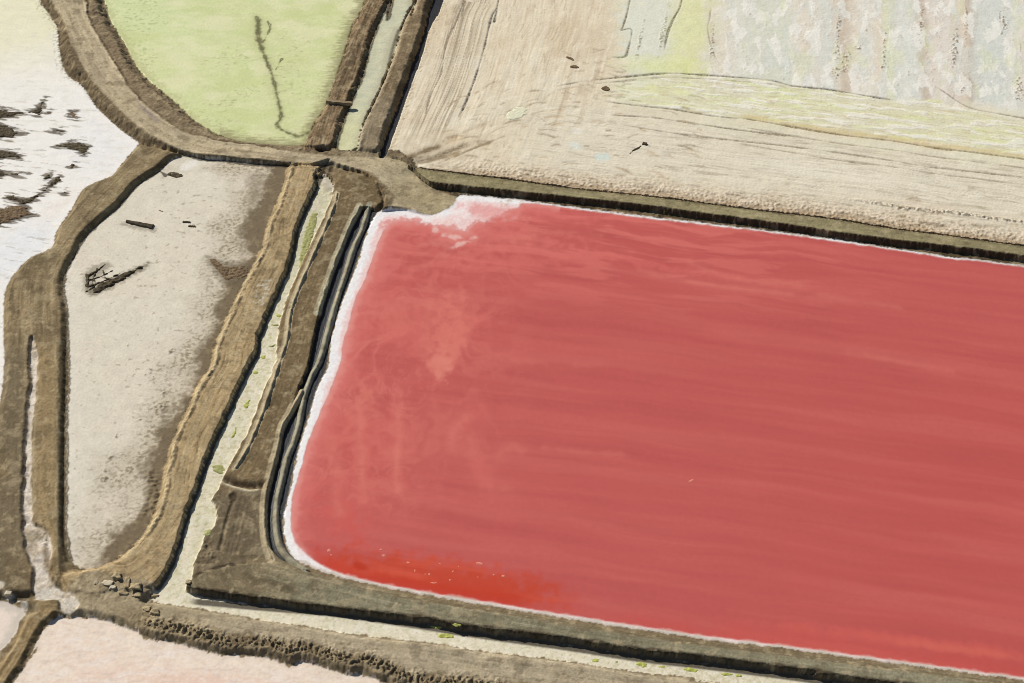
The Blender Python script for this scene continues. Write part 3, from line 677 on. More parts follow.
k=ss(-.2,.4,sW)*ss(582,592,V); H=H+(.55-H)*k*.6; mixc(k*.9,(212,203,188)); mixc(k*ss(.1,.5,nB)*.5,(176,156,128)); ID[(k>.5)&(ID==PK)]=NB_
# --- 10 upper banks, canal, ditch
GB = reg('rough_bank')
s, m = raise_(GBODY, 1.55, 1.5, (126, 106, 80), GB, 1.0, floor=.35)
d, s_, t_ = line(GRT, margin=20)
q1=fbm(t_/.5,s_/8,120,3); q2=fbm(t_/1.4,s_/14,121,3)
tone(m,.22*q1+.2*q2+.1*nC); H+=m*(.13*q1+.14*q2+.08*nB)
mixc(m*ss(0,.5,q2+.4*nB)*.5,(86,72,54)); mixc(m*ss(.1,.5,nB-q2*.5)*.4,(158,138,106))
mixc(m*blob(343,75,10,34,14,.6)*.5,(84,72,56)); mixc(m*blob(335,130,9,16,14,.6)*.5,(160,134,104))
scratch(m, t_, s_, 660, (60,50,38), (180,158,122), .75, .9, 7)
IB = reg('narrow_bank')
s, m = raise_(IBODY, 1.7, 1.4, (126, 109, 84), IB, .6, floor=.6)
d, s_, t_ = line(HR, margin=20)
q1=fbm(t_/.5,s_/14,122,3); tone(m,.2*q1+.08*nB+.04*nC); H+=m*(.04*q1+.02*nC)
scratch(m, t_, s_, 670, (84,70,50), (168,148,116), .5, 1.0, 14)
wr=np.exp(-((d-.6-.2*nB)/.4)**2); H+=wr*m*.35; mixc(wr*m*.7,(190,174,144))
gl=np.exp(-((d-1.6)/.35)**2)*ss(70,90,V); H-=gl*m*.12; mixc(gl*m*.75,(76,64,48))
mixc(m*ss(92,110,V)*.45,(158,146,122))
HC = reg('upper_canal')
s, m = cut(HCAN, .55, (190, 188, 160), HC, .25, .2, .7)
d, s_, t_ = line(GRT, margin=16)
mixc(m*ss(.0,.5,fbm(s_/1.3,d/4,124,3))*.35,(168,176,156)); mixc(m*ss(100,135,V)*.6,(200,198,146)); mixc(m*ss(-.1,.5,nA)*.35,(196,192,166))
H+=m*ss(.3,4.5,d)*.5*(1-ss(5,6,d)); tone(m,.05*nB+.05*nC)
mixc(m*ss(3.2,4.6,d)*.5,(184,176,146))
JD = reg('ditch')
s, m = cut(JDITCH, -1.1, (20, 22, 30), JD, .3, .25, .5)
mixc(m*ss(.2,.6,nB)*.3,(44,42,42))
d,s_,t_=line(JR,margin=5); kk=np.exp(-((d-.9)/.6)**2)*(ID==FL)*ss(-.3,.2,nB); mixc(kk*.4,(190,170,142)); H+=kk*.15*nC
# dark hollows on both sides of the road
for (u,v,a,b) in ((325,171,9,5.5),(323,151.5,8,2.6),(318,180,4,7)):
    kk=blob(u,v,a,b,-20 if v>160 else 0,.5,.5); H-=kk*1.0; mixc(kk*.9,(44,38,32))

# --- 11 canal
CN = reg('canal')
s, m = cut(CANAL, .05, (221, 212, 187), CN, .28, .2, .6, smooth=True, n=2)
mixc(m*ss(-.2,.4,fbm(X/3,Y/4,130,3))*.5,(214,207,174)); mixc(m*ss(330,250,V)*.6,(197,191,163)); mixc(m*ss(590,600,V)*.5,(229,220,198))
mixc(m*ss(.25,.5,fbm(X/1.2,Y/1.2,131,3))*.5,(190,182,146)); mixc(m*ss(.3,.55,fbm(X/.8,Y/.5,132,3))*.35,(150,150,96)); tone(m,.03*nB+.03*nC)
mixc(m*blob(330,182,10,14,10,.5)*.85,(190,178,160)); H+=m*blob(330,182,10,14,10,.6)*.35
mixc(m*ss(.1,.5,fbm(X/2.2,Y/1.6,133,4))*.4,(205,196,160)); mixc(m*ss(.2,.5,fbm(X/1.0,Y/.7,134,4))*ss(560,520,V)*.45,(168,164,116)); mixc(m*ss(.2,.5,fbm(X/1.6,Y/1.6,135,4))*.5,(232,226,208))
mixc(m*ss(600,640,U)*ss(.1,.45,nC+.3*nB)*.5,(186,172,136)); mixc(m*blob(465,632,40,6,8,.5)*.5,(226,216,196))
mixc(m*blob(210,440,10,26,25,.6)*.45,(208,208,140))

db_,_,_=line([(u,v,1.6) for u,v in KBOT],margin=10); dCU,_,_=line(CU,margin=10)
kk=np.maximum((sL<-.02)*(1-ss(.9,1.3,db_)),(1-ss(.3,.9,dCU+.3*nB)))*(db_<1.6)*(dK>2.0)*ss(186,200,U); mixc(kk*.88,(58,50,40)); mixc(kk*ss(.2,.6,fbm(X/1.2,Y/.6,143,3))*.4,(120,100,72))  # dark band below the levee, its toe shadow put into the colour
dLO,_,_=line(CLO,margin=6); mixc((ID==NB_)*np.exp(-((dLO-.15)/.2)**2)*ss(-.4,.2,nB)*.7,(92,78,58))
# --- 12 top bank of the red pond
CB = reg('upper_levee')
s, m = raise_(CBANK, 1.6, .2, (126, 110, 80), CB, .2, floor=1.6, soft=.15)
dT_, _, _ = line(CTOP, margin=4)
s2 = sdf(CROAD)+.22*jag
km = ss(-.2,.25,s2)
mixc(km*m,(146,136,102)); q1=fbm(ct/.4,cs/18,140,3); q2=fbm(ct/1.2,cs/9,141,3)
tone(km,.08*q1+.04*nC); mixc(km*ss(.15,.5,q2)*.4,(168,160,120)); mixc(m*(1-km)*(dT_>.9)*.8,(66,56,42)); tone(m*(1-km)*1.,.5*fbm(cs/1.2,ct/3,142,3))  # pond-side face painted near black, wet mud plus its own shade
H=np.where((s>0)&(s2<=0)&(dT_>.9), .25+(1.6-.25)*ss(-.8,0.,s2+.25*nC), H).astype(f32); H+=km*(.03*q1)
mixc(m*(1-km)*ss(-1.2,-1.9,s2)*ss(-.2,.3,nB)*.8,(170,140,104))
d,s_,t_=line(CTOP,margin=6); sc_=np.exp(-((d-.1-.25*nB)/.34)**2)*(U>408)*ss(-.6,.2,nB+.5*nC); mixc(sc_*.7,(84,70,52)); mixc((ID==FL)*(1-ss(.4,2.2,d+.8*nB+.5*nC))*(U>430)*.6,(160,138,108))
lipr=(ID==FL)*(1-ss(.2,1.6,d)); H += lipr*(.12+.14*nB+.06*nC)

# --- 13 red pond, rim and ridges
DT = reg('rim_ditch')
s, m = cut(DITCHZ, -.6, (22,24,30), DT, .2, .2, .3)
SR = reg('salt_rim')
s, m = cut(REDRIM, .16, (240,237,235), SR, .3, .3, .2)
sr = sdf(RED)+.35*jag
H += m*(1-ss(0,.6,sr))*(.015*nC+.025*nB)
mixc(m*ss(-.2,.3,nC)*.25,(214,204,198))
mixc(m*(V>560)*(1-ss(.2,.9,s+.4*nB))*.6,(176,158,130)); mixc(m*ss(-.1,.4,nB)*(V>555)*.25,(226,190,176))
mixc(m*(V<300)*(U>500)*ss(.0,.5,nB+.4*nC)*.6,(180,160,130))
RP = reg('red_pond')
u0=np.array(w2([(480,198)])[0]); u1=np.array(w2([(1024,265)])[0]); dv=(u1-u0)/np.linalg.norm(u1-u0); pv=np.array([-dv[1],dv[0]])
A=((X-u0[0])*dv[0]+(Y-u0[1])*dv[1]).astype(f32); B=((X-u0[0])*pv[0]+(Y-u0[1])*pv[1]).astype(f32)
wv=1.6*fbm(A/26,B/16,150,3)
w1=fbm(A/45,(B+.5*wv)/2.2,151,4); w2n=fbm(A/60,(B+wv)/7,152,3); w3=fbm(A/12,(B+wv)/.9,153,3)
cn=blob(440,214,110,26,5,.7,.15)
mixc(m*ss(1.1,2.3,s+.35*nB)*ss(600,520,U)*(V<562)*.55,(233,170,160)); mixc(m*cn*ss(0,.5,nB+.5*nC)*.6,(240,232,228))
mr=ss(-.1,.35,sr); mr=mr+(ss(-1.2,2.4,sr+2.2*nA+1.6*nB+1.1*nC)-mr)*cn
H=H+(.13-H)*mr; ID[sr>0]=RP
base=lin((192,93,88)).astype(f32); T+=(base-T)*mr[:,None]
mixc(mr*ss(700,330,U+.4*(V-200)+30*nD)*.65,(202,103,96)); mixc(mr*ss(350,200,V+.05*(700-U))*.45,(200,97,92)); mixc(mr*ss(600,1024,U)*ss(280,480,V)*.5,(190,86,80))
rt_=1-.15*ss(520,800,U)
w4=fbm(A/70,(B+.6*wv)/4.5,158,4); mixc(mr*ss(.0,.6,w4)*.28,(204,108,100)); mixc(mr*ss(.0,.6,-w4)*.28,(178,82,80))
mixc(mr*rt_*ss(.0,.7,w1+.5*w2n)*.32,(204,103,95)); mixc(mr*rt_*ss(.05,.7,-w1-.5*w2n)*.3,(181,83,80)); 
mixc(mr*ss(.3,.7,w3+.5*w1)*ss(300,220,V)*.35,(218,122,110))
lz=ss(620,330,U+.3*(V-250)+20*nD)*ss(560,480,V+.1*(U-300)); tz=ss(330,215,V-.11*(U-480))*ss(1000,600,U)
qx_=1.6*fbm(X/13,Y/13,145,3); qy_=1.6*fbm(X/13,Y/13,146,3); pw=fbm(X/9+qx_,Y/12+qy_,155,4); ps=fbm(X/7+2.2*qx_,Y/7+2.2*qy_,147,3); mixc(mr*lz*np.exp(-(ps/.07)**2)*ss(-.3,.3,nA)*.4,(224,134,120)); pv=fbm(X/1.8+.8*nA,Y/14,156,3); ph=fbm((A+3*nA)/16,(B+wv)/2.2,157,4)
mixc(mr*lz*ss(-.15,.45,pw)*.75,(215,120,108)); mixc(mr*lz*ss(.05,.5,-pw)*.5,(188,88,84)); mixc(mr*lz*ss(.1,.5,pv)*.15,(220,128,114))
mixc(mr*tz*ss(-.1,.4,ph)*.7,(216,118,107)); mixc(mr*tz*ss(.1,.5,-ph)*.35,(189,86,82))
mixc(mr*(1-ss(.2,5.5,sr+1.4*nA))*ss(545,470,V)*(U<560)*.7,(214,116,108)); mixc(mr*(1-ss(.1,2.0,sr+.7*nB))*ss(560,500,V)*(U<560)*.7,(228,154,144))
# pale swirls near the left and top shore
for (u,v,ru,rv,a,k,c) in ((448,335,18,36,8,.75,(222,128,112)),(440,362,10,16,0,.7,(226,140,122)),(470,318,34,14,-8,.45,(214,116,104)),(405,330,60,24,-4,.45,(212,112,102)),
    (365,395,11,14,-35,.7,(218,124,108)),(500,235,80,12,6,.6,(216,118,110)),(470,255,60,8,-12,.55,(216,118,108)),(560,215,60,6,7,.5,(216,112,106)),(520,262,70,7,-4,.5,(214,112,104)),
    (390,250,16,30,15,.35,(206,112,106)),(385,300,30,10,10,.35,(208,110,102)),(690,272,90,5,9,.4,(208,104,98)),(620,258,60,4,12,.5,(214,110,102)),(345,330,10,40,15,.3,(210,112,104)),
    (472,418,26,9,-45,.3,(208,106,96)),(482,470,10,26,-18,.3,(208,106,96)),(360,470,50,60,0,.35,(200,92,84)),(340,520,36,18,30,.4,(206,90,80))):
    mixc(mr*blob(u,v,ru,rv,a,.95,.7)*k,c)
for pts,w,k in (([(358,400),(362,440),(362,478),(364,500)],.5,.55),([(400,405),(398,440),(396,470),(398,490)],.5,.55),([(338,470),(337,500),(340,512)],.7,.35),([(450,448),(455,430),(466,418)],.8,.4),([(472,440),(476,462),(490,486),(505,492)],.9,.3),([(430,430),(434,405)],.6,.25),
    ([(300,470),(312,460)],.5,.2),([(335,440),(336,470)],.5,.25),([(500,455),(512,446),(520,450)],.6,.3),([(690,263),(730,277),(800,285)],.5,.4),([(640,270),(700,284),(790,294)],.5,.35),([(512,240),(560,232),(600,236)],.4,.3),([(430,302),(428,340),(438,372)],.6,.45),([(455,305),(462,340),(436,366)],.5,.4),
    ([(512,360),(560,365),(600,364)],.5,.25),([(545,448),(580,452),(620,454)],.4,.25),([(820,295),(870,303),(900,308)],.4,.25),([(850,352),(900,362),(950,372)],.5,.25),([(380,455),(400,450),(430,455)],.6,.2)):
    d,s_,t_=line(pts,margin=5); mixc(mr*np.exp(-((d+.45*nB+.3*nA)/(1.5*w))**2)*k*.75*ss(-.5,.1,nA),(222,130,114)); mixc(mr*np.exp(-((d+.6*nA)/(3.5*w))**2)*k*.45,(214,118,106))
# orange bacterial bloom in the lower left corner
og=blob(432,586,165,34,8,.55,.3)*ss(-1,2,sr)*ss(0,1,1.2-ss(520,600,U))
mixc(mr*og*.9,(195,72,49)); mixc(mr*og*ss(-.1,.5,w1+.3*nA)*.5,(212,92,70)); mixc(mr*(1-ss(.2,4,sr+1.5*nA))*ss(560,500,U)*ss(540,560,V)*ss(305,330,U)*.6,(194,56,34))
mixc(mr*blob(360,566,14,5,20,.7)*.6,(176,44,20)); mixc(mr*blob(400,572,40,5,12,.8,.6)*.4,(214,96,74))
mixc(mr*(1-ss(.5,5,sr+2*nA))*ss(560,640,V)*ss(560,640,U)*.35,(204,84,72)); mixc(mr*blob(900,640,170,8,7,.9)*.6,(210,100,88)); mixc(mr*blob(960,650,90,5,8,.9)*.4,(214,110,94))
# salt showing through near the top left corner and along the left shore
mixc(mr*(1-ss(.1,1.5,sr+.4*nB))*ss(560,540,V)*(U<470)*.75,(226,150,140)); mixc(mr*(1-ss(.1,4.2,sr+1.2*nB))*(U<540)*(V<540)*.35,(218,128,118))
mixc(mr*(1-ss(.0,.5,sr+.2*nB))*.6,(226,176,166))
mixc(blob(425,217,26,5,4,.5,.6)*m*.6,(238,226,222)); mixc(m*blob(460,207,13,10,-30,.7,.6)*.9,(240,232,228)); mixc(m*blob(440,221,18,5,20,.7,.7)*.7,(240,226,221)); mixc(m*blob(488,211,34,8,8,.7,.6)*.7,(226,150,144))
for (u,v,ru,rv,a) in ((452,237,11,2.6,8),(463,243,11,2.8,-25),(437,229,5,4,20),(446,224,8,5,0)):
    mixc(m*blob(u,v,ru,rv,a,.9,1.1)*.8, (234,196,186))
mixc(mr*blob(455,238,30,14,-10,.8,.6)*.3,(222,150,140))

def ridge(pts, h, w, c, lo=-1., seed=0, asym=0):
    d,s_,t_=line(pts,margin=5)
    dd=np.where(t_>0,d*w/.66,d)+.12*nA+.05*nB
    hh=h*(1+.25*fbm(s_/3.5,t_*0+seed,160+seed,2))
    prof=hh*np.clip(1-(dd/w),0,1)**.75
    global H
    k=ss(.0,.25,prof/h)
    H=np.maximum(H,prof-.35*(prof<=0)).astype(f32) if False else np.where(prof>H-0.0, np.maximum(H,prof), H).astype(f32)
    mixc(ss(.12,.4,prof/h)*(d<w),c)
    return d,prof
# wet mud and bank shadow painted dark along the foot of the steep banks
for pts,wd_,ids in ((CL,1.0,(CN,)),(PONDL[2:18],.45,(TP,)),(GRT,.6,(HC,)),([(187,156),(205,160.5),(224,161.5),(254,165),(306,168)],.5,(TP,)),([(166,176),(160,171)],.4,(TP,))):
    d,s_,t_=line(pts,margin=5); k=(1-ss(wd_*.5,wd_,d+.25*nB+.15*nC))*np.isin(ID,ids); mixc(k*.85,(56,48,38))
RDG=reg('earth_ridge')
for p,h,w,c,sd in ((R1A,1.2,1.1,(176,166,138),1),(R1B,1.2,1.1,(180,164,132),2),(R2,.85,.85,(158,152,130),3)):
    d,pr=ridge(p,h,w,c,seed=sd); ID[(pr>.25)&(d<w)&(H-pr<.02)]=RDG
R3ID=reg('canal_ridge')
d,pr=ridge(R3,1.45,1.1,(182,166,134),seed=4); ID[(pr>.9)&(d<w)]=R3ID


H += (.015*noise(X/.5,Y/.5,170))*(ID!=RP)

soil = np.isin(ID, [RB, EB, FB, PL, KB, NB_, LR, GB, IB, CB, RDG, R3ID])
pt = ss(-.3, .5, nA+.4*nB)*(1-.75*(ID == RB))
tone(soil*1., (.06+.12*pt)*grit+.08*nB+.10*nA+.06*nD)
H += soil*(.012+.03*pt)*grit
fx = ss(.25, .6, fbm(X/1.3, Y/1.3, 180, 4))*soil; mixc(fx*.35, (98,84,62))
fx = ss(.2, .5, fbm(X/4.5, Y/3.2, 182, 5))*soil; mixc(fx*.35, (176,160,128)); fx = ss(.2, .5, fbm(X/3.6, Y/2.8, 183, 5))*soil; mixc(fx*.4, (92,79,59))
fx = ss(.25, .6, fbm(X/1.6, Y/1.6, 181, 4))*soil; mixc(fx*.35, (186,168,134))
tone((ID == FL)*1., .05*grit+.03*nB)
tone(np.isin(ID, [TP, CN, HC, PK])*1., .045*grit)

# ------------------------------------------------------------------ materials
def new_mat(name):
    m = bpy.data.materials.new(name); m.use_nodes = True
    nt = m.node_tree; return m, nt, nt.nodes, nt.links, nt.nodes['Principled BSDF']
def land_mat(name, rough=.9, var=.18, bump=.25, spec=.25, scale=1.0, ior=1.45):
    m, nt, nd, lk, bs = new_mat(name)
    at = nd.new('ShaderNodeAttribute'); at.attribute_name = 'tint'
    tc = nd.new('ShaderNodeTexCoord')
    n1 = nd.new('ShaderNodeTexNoise'); n1.inputs['Scale'].default_value = 2.6*scale; n1.inputs['Detail'].default_value = 6; n1.inputs['Roughness'].default_value = .65
    n2 = nd.new('ShaderNodeTexNoise'); n2.inputs['Scale'].default_value = .35*scale; n2.inputs['Detail'].default_value = 5
    for n in (n1, n2): lk.new(tc.outputs['Object'], n.inputs['Vector'])
    mr1 = nd.new('ShaderNodeMapRange'); mr1.inputs['From Min'].default_value = .3; mr1.inputs['From Max'].default_value = .7
    mr1.inputs['To Min'].default_value = 1-var; mr1.inputs['To Max'].default_value = 1+var; lk.new(n1.outputs['Fac'], mr1.inputs['Value'])
    mr2 = nd.new('ShaderNodeMapRange'); mr2.inputs['From Min'].default_value = .3; mr2.inputs['From Max'].default_value = .7
    mr2.inputs['To Min'].default_value = 1-var*.5; mr2.inputs['To Max'].default_value = 1+var*.5; lk.new(n2.outputs['Fac'], mr2.inputs['Value'])
    mu = nd.new('ShaderNodeMath'); mu.operation = 'MULTIPLY'; lk.new(mr1.outputs[0], mu.inputs[0]); lk.new(mr2.outputs[0], mu.inputs[1])
    vm = nd.new('ShaderNodeVectorMath'); vm.operation = 'SCALE'; lk.new(at.outputs['Color'], vm.inputs[0]); lk.new(mu.outputs[0], vm.inputs['Scale'])
    lk.new(vm.outputs[0], bs.inputs['Base Color'])
    bs.inputs['Roughness'].default_value = rough; bs.inputs['Specular IOR Level'].default_value = spec; bs.inputs['IOR'].default_value = ior
    if bump:
        bp = nd.new('ShaderNodeBump'); bp.inputs['Strength'].default_value = bump; bp.inputs['Distance'].default_value = .25
        lk.new(n1.outputs['Fac'], bp.inputs['Height']); lk.new(bp.outputs['Normal'], bs.inputs['Normal'])
    return m
M = {'soil': land_mat('dry soil', .95, .2, .3, .1), 'flat': land_mat('salt crusted mud', .9, .07, .1, .15),
     'salt': land_mat('salt', .75, .05, .06, .3), 'mud': land_mat('drying mud', .8, .09, .2, .25),
     'brine': land_mat('red brine', .25, .025, .02, .3, .35, 1.34), 'algae_water': land_mat('algae water', .4, .05, .04, .3, .8, 1.34),
     'wet': land_mat('dark wet mud', .5, .2, .3, .4)}
def flat_mat(name, c1, c2, scale, rough=.9, bump=.4, spec=.2, dist=.1):
    m, nt, nd, lk, bs = new_mat(name)
    tc = nd.new('ShaderNodeTexCoord'); n = nd.new('ShaderNodeTexNoise'); n.inputs['Scale'].default_value = scale; n.inputs['Detail'].default_value = 7; n.inputs['Roughness'].default_value = .65
    lk.new(tc.outputs['Object'], n.inputs['Vector'])
    cr = nd.new('ShaderNodeValToRGB'); cr.color_ramp.elements[0].position = .33; cr.color_ramp.elements[1].position = .68
    cr.color_ramp.elements[0].color = (*lin(c1), 1); cr.color_ramp.elements[1].color = (*lin(c2), 1)
    lk.new(n.outputs['Fac'], cr.inputs[0]); lk.new(cr.outputs[0], bs.inputs['Base Color'])
    bs.inputs['Roughness'].default_value = rough; bs.inputs['Specular IOR Level'].default_value = spec
    bp = nd.new('ShaderNodeBump'); bp.inputs['Strength'].default_value = bump; bp.inputs['Distance'].default_value = dist
    lk.new(n.outputs['Fac'], bp.inputs['Height']); lk.new(bp.outputs['Normal'], bs.inputs['Normal'])
    return m
M['mudbar'] = flat_mat('dark mud', (58,50,38), (104,92,70), 1.6)
M['brownbar'] = flat_mat('brown mud', (84,68,50), (140,118,90), 1.6)
M['timber'] = flat_mat('weathered wet timber', (44,38,28), (92,82,62), 3.5)
M['driftwood'] = flat_mat('bleached timber', (120,102,76), (176,156,124), 3.5)
M['clod'] = flat_mat('dry clay', (150,132,98), (196,178,142), 2.2)
M['paleclod'] = flat_mat('salt crusted clay', (184,172,146), (212,200,174), 2.2)
M['algae'] = flat_mat('green algae', (150,154,74), (196,198,108), 1.8, .7, .2)
M['olive_algae'] = flat_mat('olive algae', (138,138,82), (178,176,118), 1.4, .7, .2)
M['foam'] = flat_mat('pinkish salt foam', (206,108,86), (228,154,132), 4, .7, .3)
M['slab'] = flat_mat('pale salt slab', (216,212,180), (230,226,200), 2, .8, .2)
M['groundm'] = flat_mat('plain of dry salty mud', (186,172,146), (222,208,182), .02, .95, .1)

# ------------------------------------------------------------------ mesh building
def tag(o, label=None, cat=None, group=None, kind=None):
    if label: o['label'] = label
    if cat: o['category'] = cat
    if group: o['group'] = group
    if kind: o['kind'] = kind
    return o
def raw_mesh(name, co, quads, mat, tint=None, parent=None, smooth=True):
    me = bpy.data.meshes.new(name)
    nv, nq = len(co), len(quads)
    me.vertices.add(nv); me.vertices.foreach_set('co', np.ascontiguousarray(co, f32).ravel())
    me.loops.add(nq*4); me.loops.foreach_set('vertex_index', np.ascontiguousarray(quads, np.int32).ravel())
    me.polygons.add(nq); me.polygons.foreach_set('loop_start', np.arange(0, nq*4, 4, dtype=np.int32))
    me.polygons.foreach_set('use_smooth', np.full(nq, smooth, bool))
    me.update(calc_edges=True)
    if tint is not None:
        a = me.color_attributes.new('tint', 'FLOAT_COLOR', 'POINT')
        c4 = np.ones((nv, 4), f32); c4[:, :3] = tint
        a.data.foreach_set('color', c4.ravel())
    me.materials.append(mat)
    o = bpy.data.objects.new(name, me); col.objects.link(o)
    if parent: o.parent = parent
    return o

T = np.clip(T, .004, .86)
idx = np.full(GX.shape, -1, np.int64); idx[KEEP] = np.arange(NF)
q = np.stack([idx[:-1, :-1], idx[:-1, 1:], idx[1:, 1:], idx[1:, :-1]], -1).reshape(-1, 4)
q = q[(q >= 0).all(1)]
idx2 = np.full(HX.shape, -1, np.int64); idx2[KEEP2] = np.arange(NF, N)
q2_ = np.stack([idx2[:-1, :-1], idx2[:-1, 1:], idx2[1:, 1:], idx2[1:, :-1]], -1).reshape(-1, 4)
q = np.concatenate([q, q2_[(q2_ >= 0).all(1)]]); H[NF:] -= .04
fid = ID[q[:, 0]]
CO = np.stack([X, Y, H], 1)
HG = np.full(GX.shape, 0., f32); HG[KEEP] = H[:NF]
def hat(x, y):
    i = int(round((y-ys[0])/STEP)); j = int(round((x-xs[0])/STEP))
    i = min(max(i, 0), HG.shape[0]-1); j = min(max(j, 0), HG.shape[1]-1)
    return float(HG[i, j])

SET = [
 (FL,'salt_flat','flat','pale salt crusted mud flat scored by ruts above the red pond','salt flat'),
 (WP,'white_salt_pond','salt','bright white salt pond with dark mud bars at the upper left','salt pond'),
 (GP,'green_pond','algae_water','pale yellow green pond crossed by a thin dark crack','pond'),
 (RB,'dirt_road','soil','curving tan dirt road on a bank beside the green pond','dirt road'),
 (EB,'left_levee','soil','brown levee with two tracks between white pond and cream mud pond','levee'),
 (TP,'mud_pond','mud','dry cream mud pond with brown margin and stranded timbers','mud pond'),
 (FB,'central_levee','soil','straight streaky tan levee between cream mud pond and pale canal','levee'),
 (PL,'brown_bank','soil','flat dark brown bank between pale canal and ditch of red pond','bank'),
 (KB,'lower_levee','soil','olive grey levee road along lower edge of red pond','levee'),
 (NB_,'clod_levee','soil','grey levee edged with rough clods beside the pink pond','levee'),
 (PK,'pink_salt_pond','salt','pale pink salt pond along the bottom edge','salt pond'),
 (PS,'small_pink_pond','salt','small corner of whitish pink pond left of the narrow track','salt pond'),
 (LR,'track','soil','narrow tan track running between the two pink ponds','track'),
 (GB,'rough_bank','soil','rough dark brown bank between green pond and grey green canal','bank'),
 (IB,'narrow_bank','soil','smooth brown bank between grey green canal and black ditch','bank'),
 (HC,'upper_canal','mud','grey green canal between two brown banks above the road','canal'),
 (JD,'ditch','wet','narrow black ditch along the edge of the pale salt flat','ditch'),
 (CN,'canal','mud','cream canal with green algae, bending below the brown bank','canal'),
 (CB,'upper_levee','soil','olive levee road with dark bank along upper edge of red pond','levee'),
 (DT,'rim_ditch','wet','dark ditch between earth ridges along left shore of red pond','ditch'),
 (SR,'salt_rim','salt','white salt crust rimming the red pond','salt rim'),
 (RP,'red_pond','brine','large red brine pond with orange bloom in its lower left corner','brine pond'),
 (RDG,'earth_ridge','soil','thin sunlit earth ridges beside the salt rim of red pond','earth ridge'),
 (R3ID,'canal_ridge','soil','narrow light earth ridge along right side of cream canal','earth ridge'),
]
for rid, name, mat, label, cat in SET:
    fq = q[fid == rid]
    if not len(fq): print('EMPTY', name); continue
    used = np.unique(fq); rem = np.zeros(N, np.int64); rem[used] = np.arange(len(used))
    o = raw_mesh(name, CO[used], rem[fq], M[mat], T[used])
    tag(o, label, cat, kind='structure')
# the plain that carries on to the horizon, below everything
bm = bmesh.new()
bmesh.ops.create_grid(bm, x_segments=40, y_segments=40, size=9000)
for v in bm.verts: v.co.z = -1.3
me = bpy.data.meshes.new('ground'); bm.to_mesh(me); bm.free(); me.materials.append(M['groundm'])
g = bpy.data.objects.new('ground', me); col.objects.link(g); tag(g, 'pale plain of dry salty mud reaching to the horizon', 'ground', kind='structure')

# ------------------------------------------------------------------ things
def patch(name, pts, h, w, mat, res=.1, amp=.3, seed=0, lift=0., sink=.12, jit=.25, parent=None, n=3, base=None):
    """a low rough mound whose outline follows the traced shape"""
    P = w2(spline(pts, n, True)); c = P.mean(0)
    lo, hi = P.min(0)-.8, P.max(0)+.8
    gx, gy = np.meshgrid(np.arange(lo[0], hi[0], res), np.arange(lo[1], hi[1], res))
    px, py = gx.ravel().astype(f32), gy.ravel().astype(f32)
    d, _, _ = seg_dist(px, py, P, True)
    s = np.where(inside(px, py, P), d, -d)+jit*fbm(px/2.4, py/.7, 200+seed, 3)
    zb = hat(*c) if base is None else base
    z = zb-sink+lift+(h+sink)*ss(-.15, w, s)*(1+amp*fbm(px/.8, py/.6, 300+seed, 3))
    ok = (s > -.15).reshape(gx.shape)
    ii = np.arange(px.size).reshape(gx.shape)
    fq = np.stack([ii[:-1, :-1], ii[:-1, 1:], ii[1:, 1:], ii[1:, :-1]], -1)[ok[:-1, :-1] & ok[:-1, 1:] & ok[1:, 1:] & ok[1:, :-1]]
    if not len(fq): return None
    used = np.unique(fq); rem = np.zeros(px.size, np.int64); rem[used] = np.arange(len(used))
    co = np.stack([px-c[0], py-c[1], z-zb], 1)[used]
    o = raw_mesh(name, co, rem[fq], M[mat], None, parent)
    o.location = (c[0], c[1], zb)
    return o
for k, (mt, pts, lab) in enumerate(BARS):
    o = patch('mud_bar', pts, .2 if k not in (10,) else .07, .9, mt, seed=k, amp=.5, jit=.6)
    if o: tag(o, lab, 'mud bar', 'dark mud bars in the white salt pond')
for k, (pts, lab, mt) in enumerate([
 ([(208,259),(214,258),(220,262),(226,266),(236,266),(246,264),(250,270),(246,278),(238,282),(232,280),(226,282),(221,276),(216,270)], 'dark fish-tail shaped mud patch on right side of cream mud pond', 'brownbar'),
 ([(166,175),(170,172),(177,172),(184,175),(181,178),(172,178)], 'small black mud patch in top corner of cream mud pond', 'mudbar')]):
    tag(patch('mud_patch', pts, .16, .6, mt, seed=40+k, amp=.6), lab, 'mud patch', 'dark mud patches on the cream mud pond')

def beam_bm(bm, p, q, w0, w1, h, z0, z1, seed=0, seg=10):
    """a squared rough timber from p to q (x, y)"""
    rnd = random.Random(seed)
    p = np.array(p); q_ = np.array(q); d = q_-p; L = np.linalg.norm(d); d /= L; nrm = np.array([-d[1], d[0]])
    rings = []
    for i in range(seg+1):
        t = i/seg; c = p+d*L*t; w = w0+(w1-w0)*t; w *= rnd.uniform(.85, 1.12); z = z0+(z1-z0)*t+rnd.uniform(-.02, .02)
        c = c+nrm*rnd.uniform(-.05, .05)
        ring = []
        for (a, b) in ((-.5,0),(-.5,.75),(-.36,1),(.36,1),(.5,.75),(.5,0)):
            x, y = c+nrm*w*a
            ring.append(bm.verts.new((x, y, z+h*b*rnd.uniform(.9, 1.08))))
        rings.append(ring)
    for i in range(seg):
        for k in range(6):
            bm.faces.new((rings[i][k], rings[i+1][k], rings[i+1][(k+1) % 6], rings[i][(k+1) % 6]))
    bm.faces.new(rings[0]); bm.faces.new(rings[-1][::-1])
def bm_obj(name, bm, mat, loc, parent=None, smooth=False):
    bmesh.ops.recalc_face_normals(bm, faces=bm.faces)
    me = bpy.data.meshes.new(name); bm.to_mesh(me); bm.free(); me.materials.append(M[mat])
    for p in me.polygons: p.use_smooth = smooth
    o = bpy.data.objects.new(name, me); col.objects.link(o); o.location = loc
    if parent: o.parent = parent
    return o
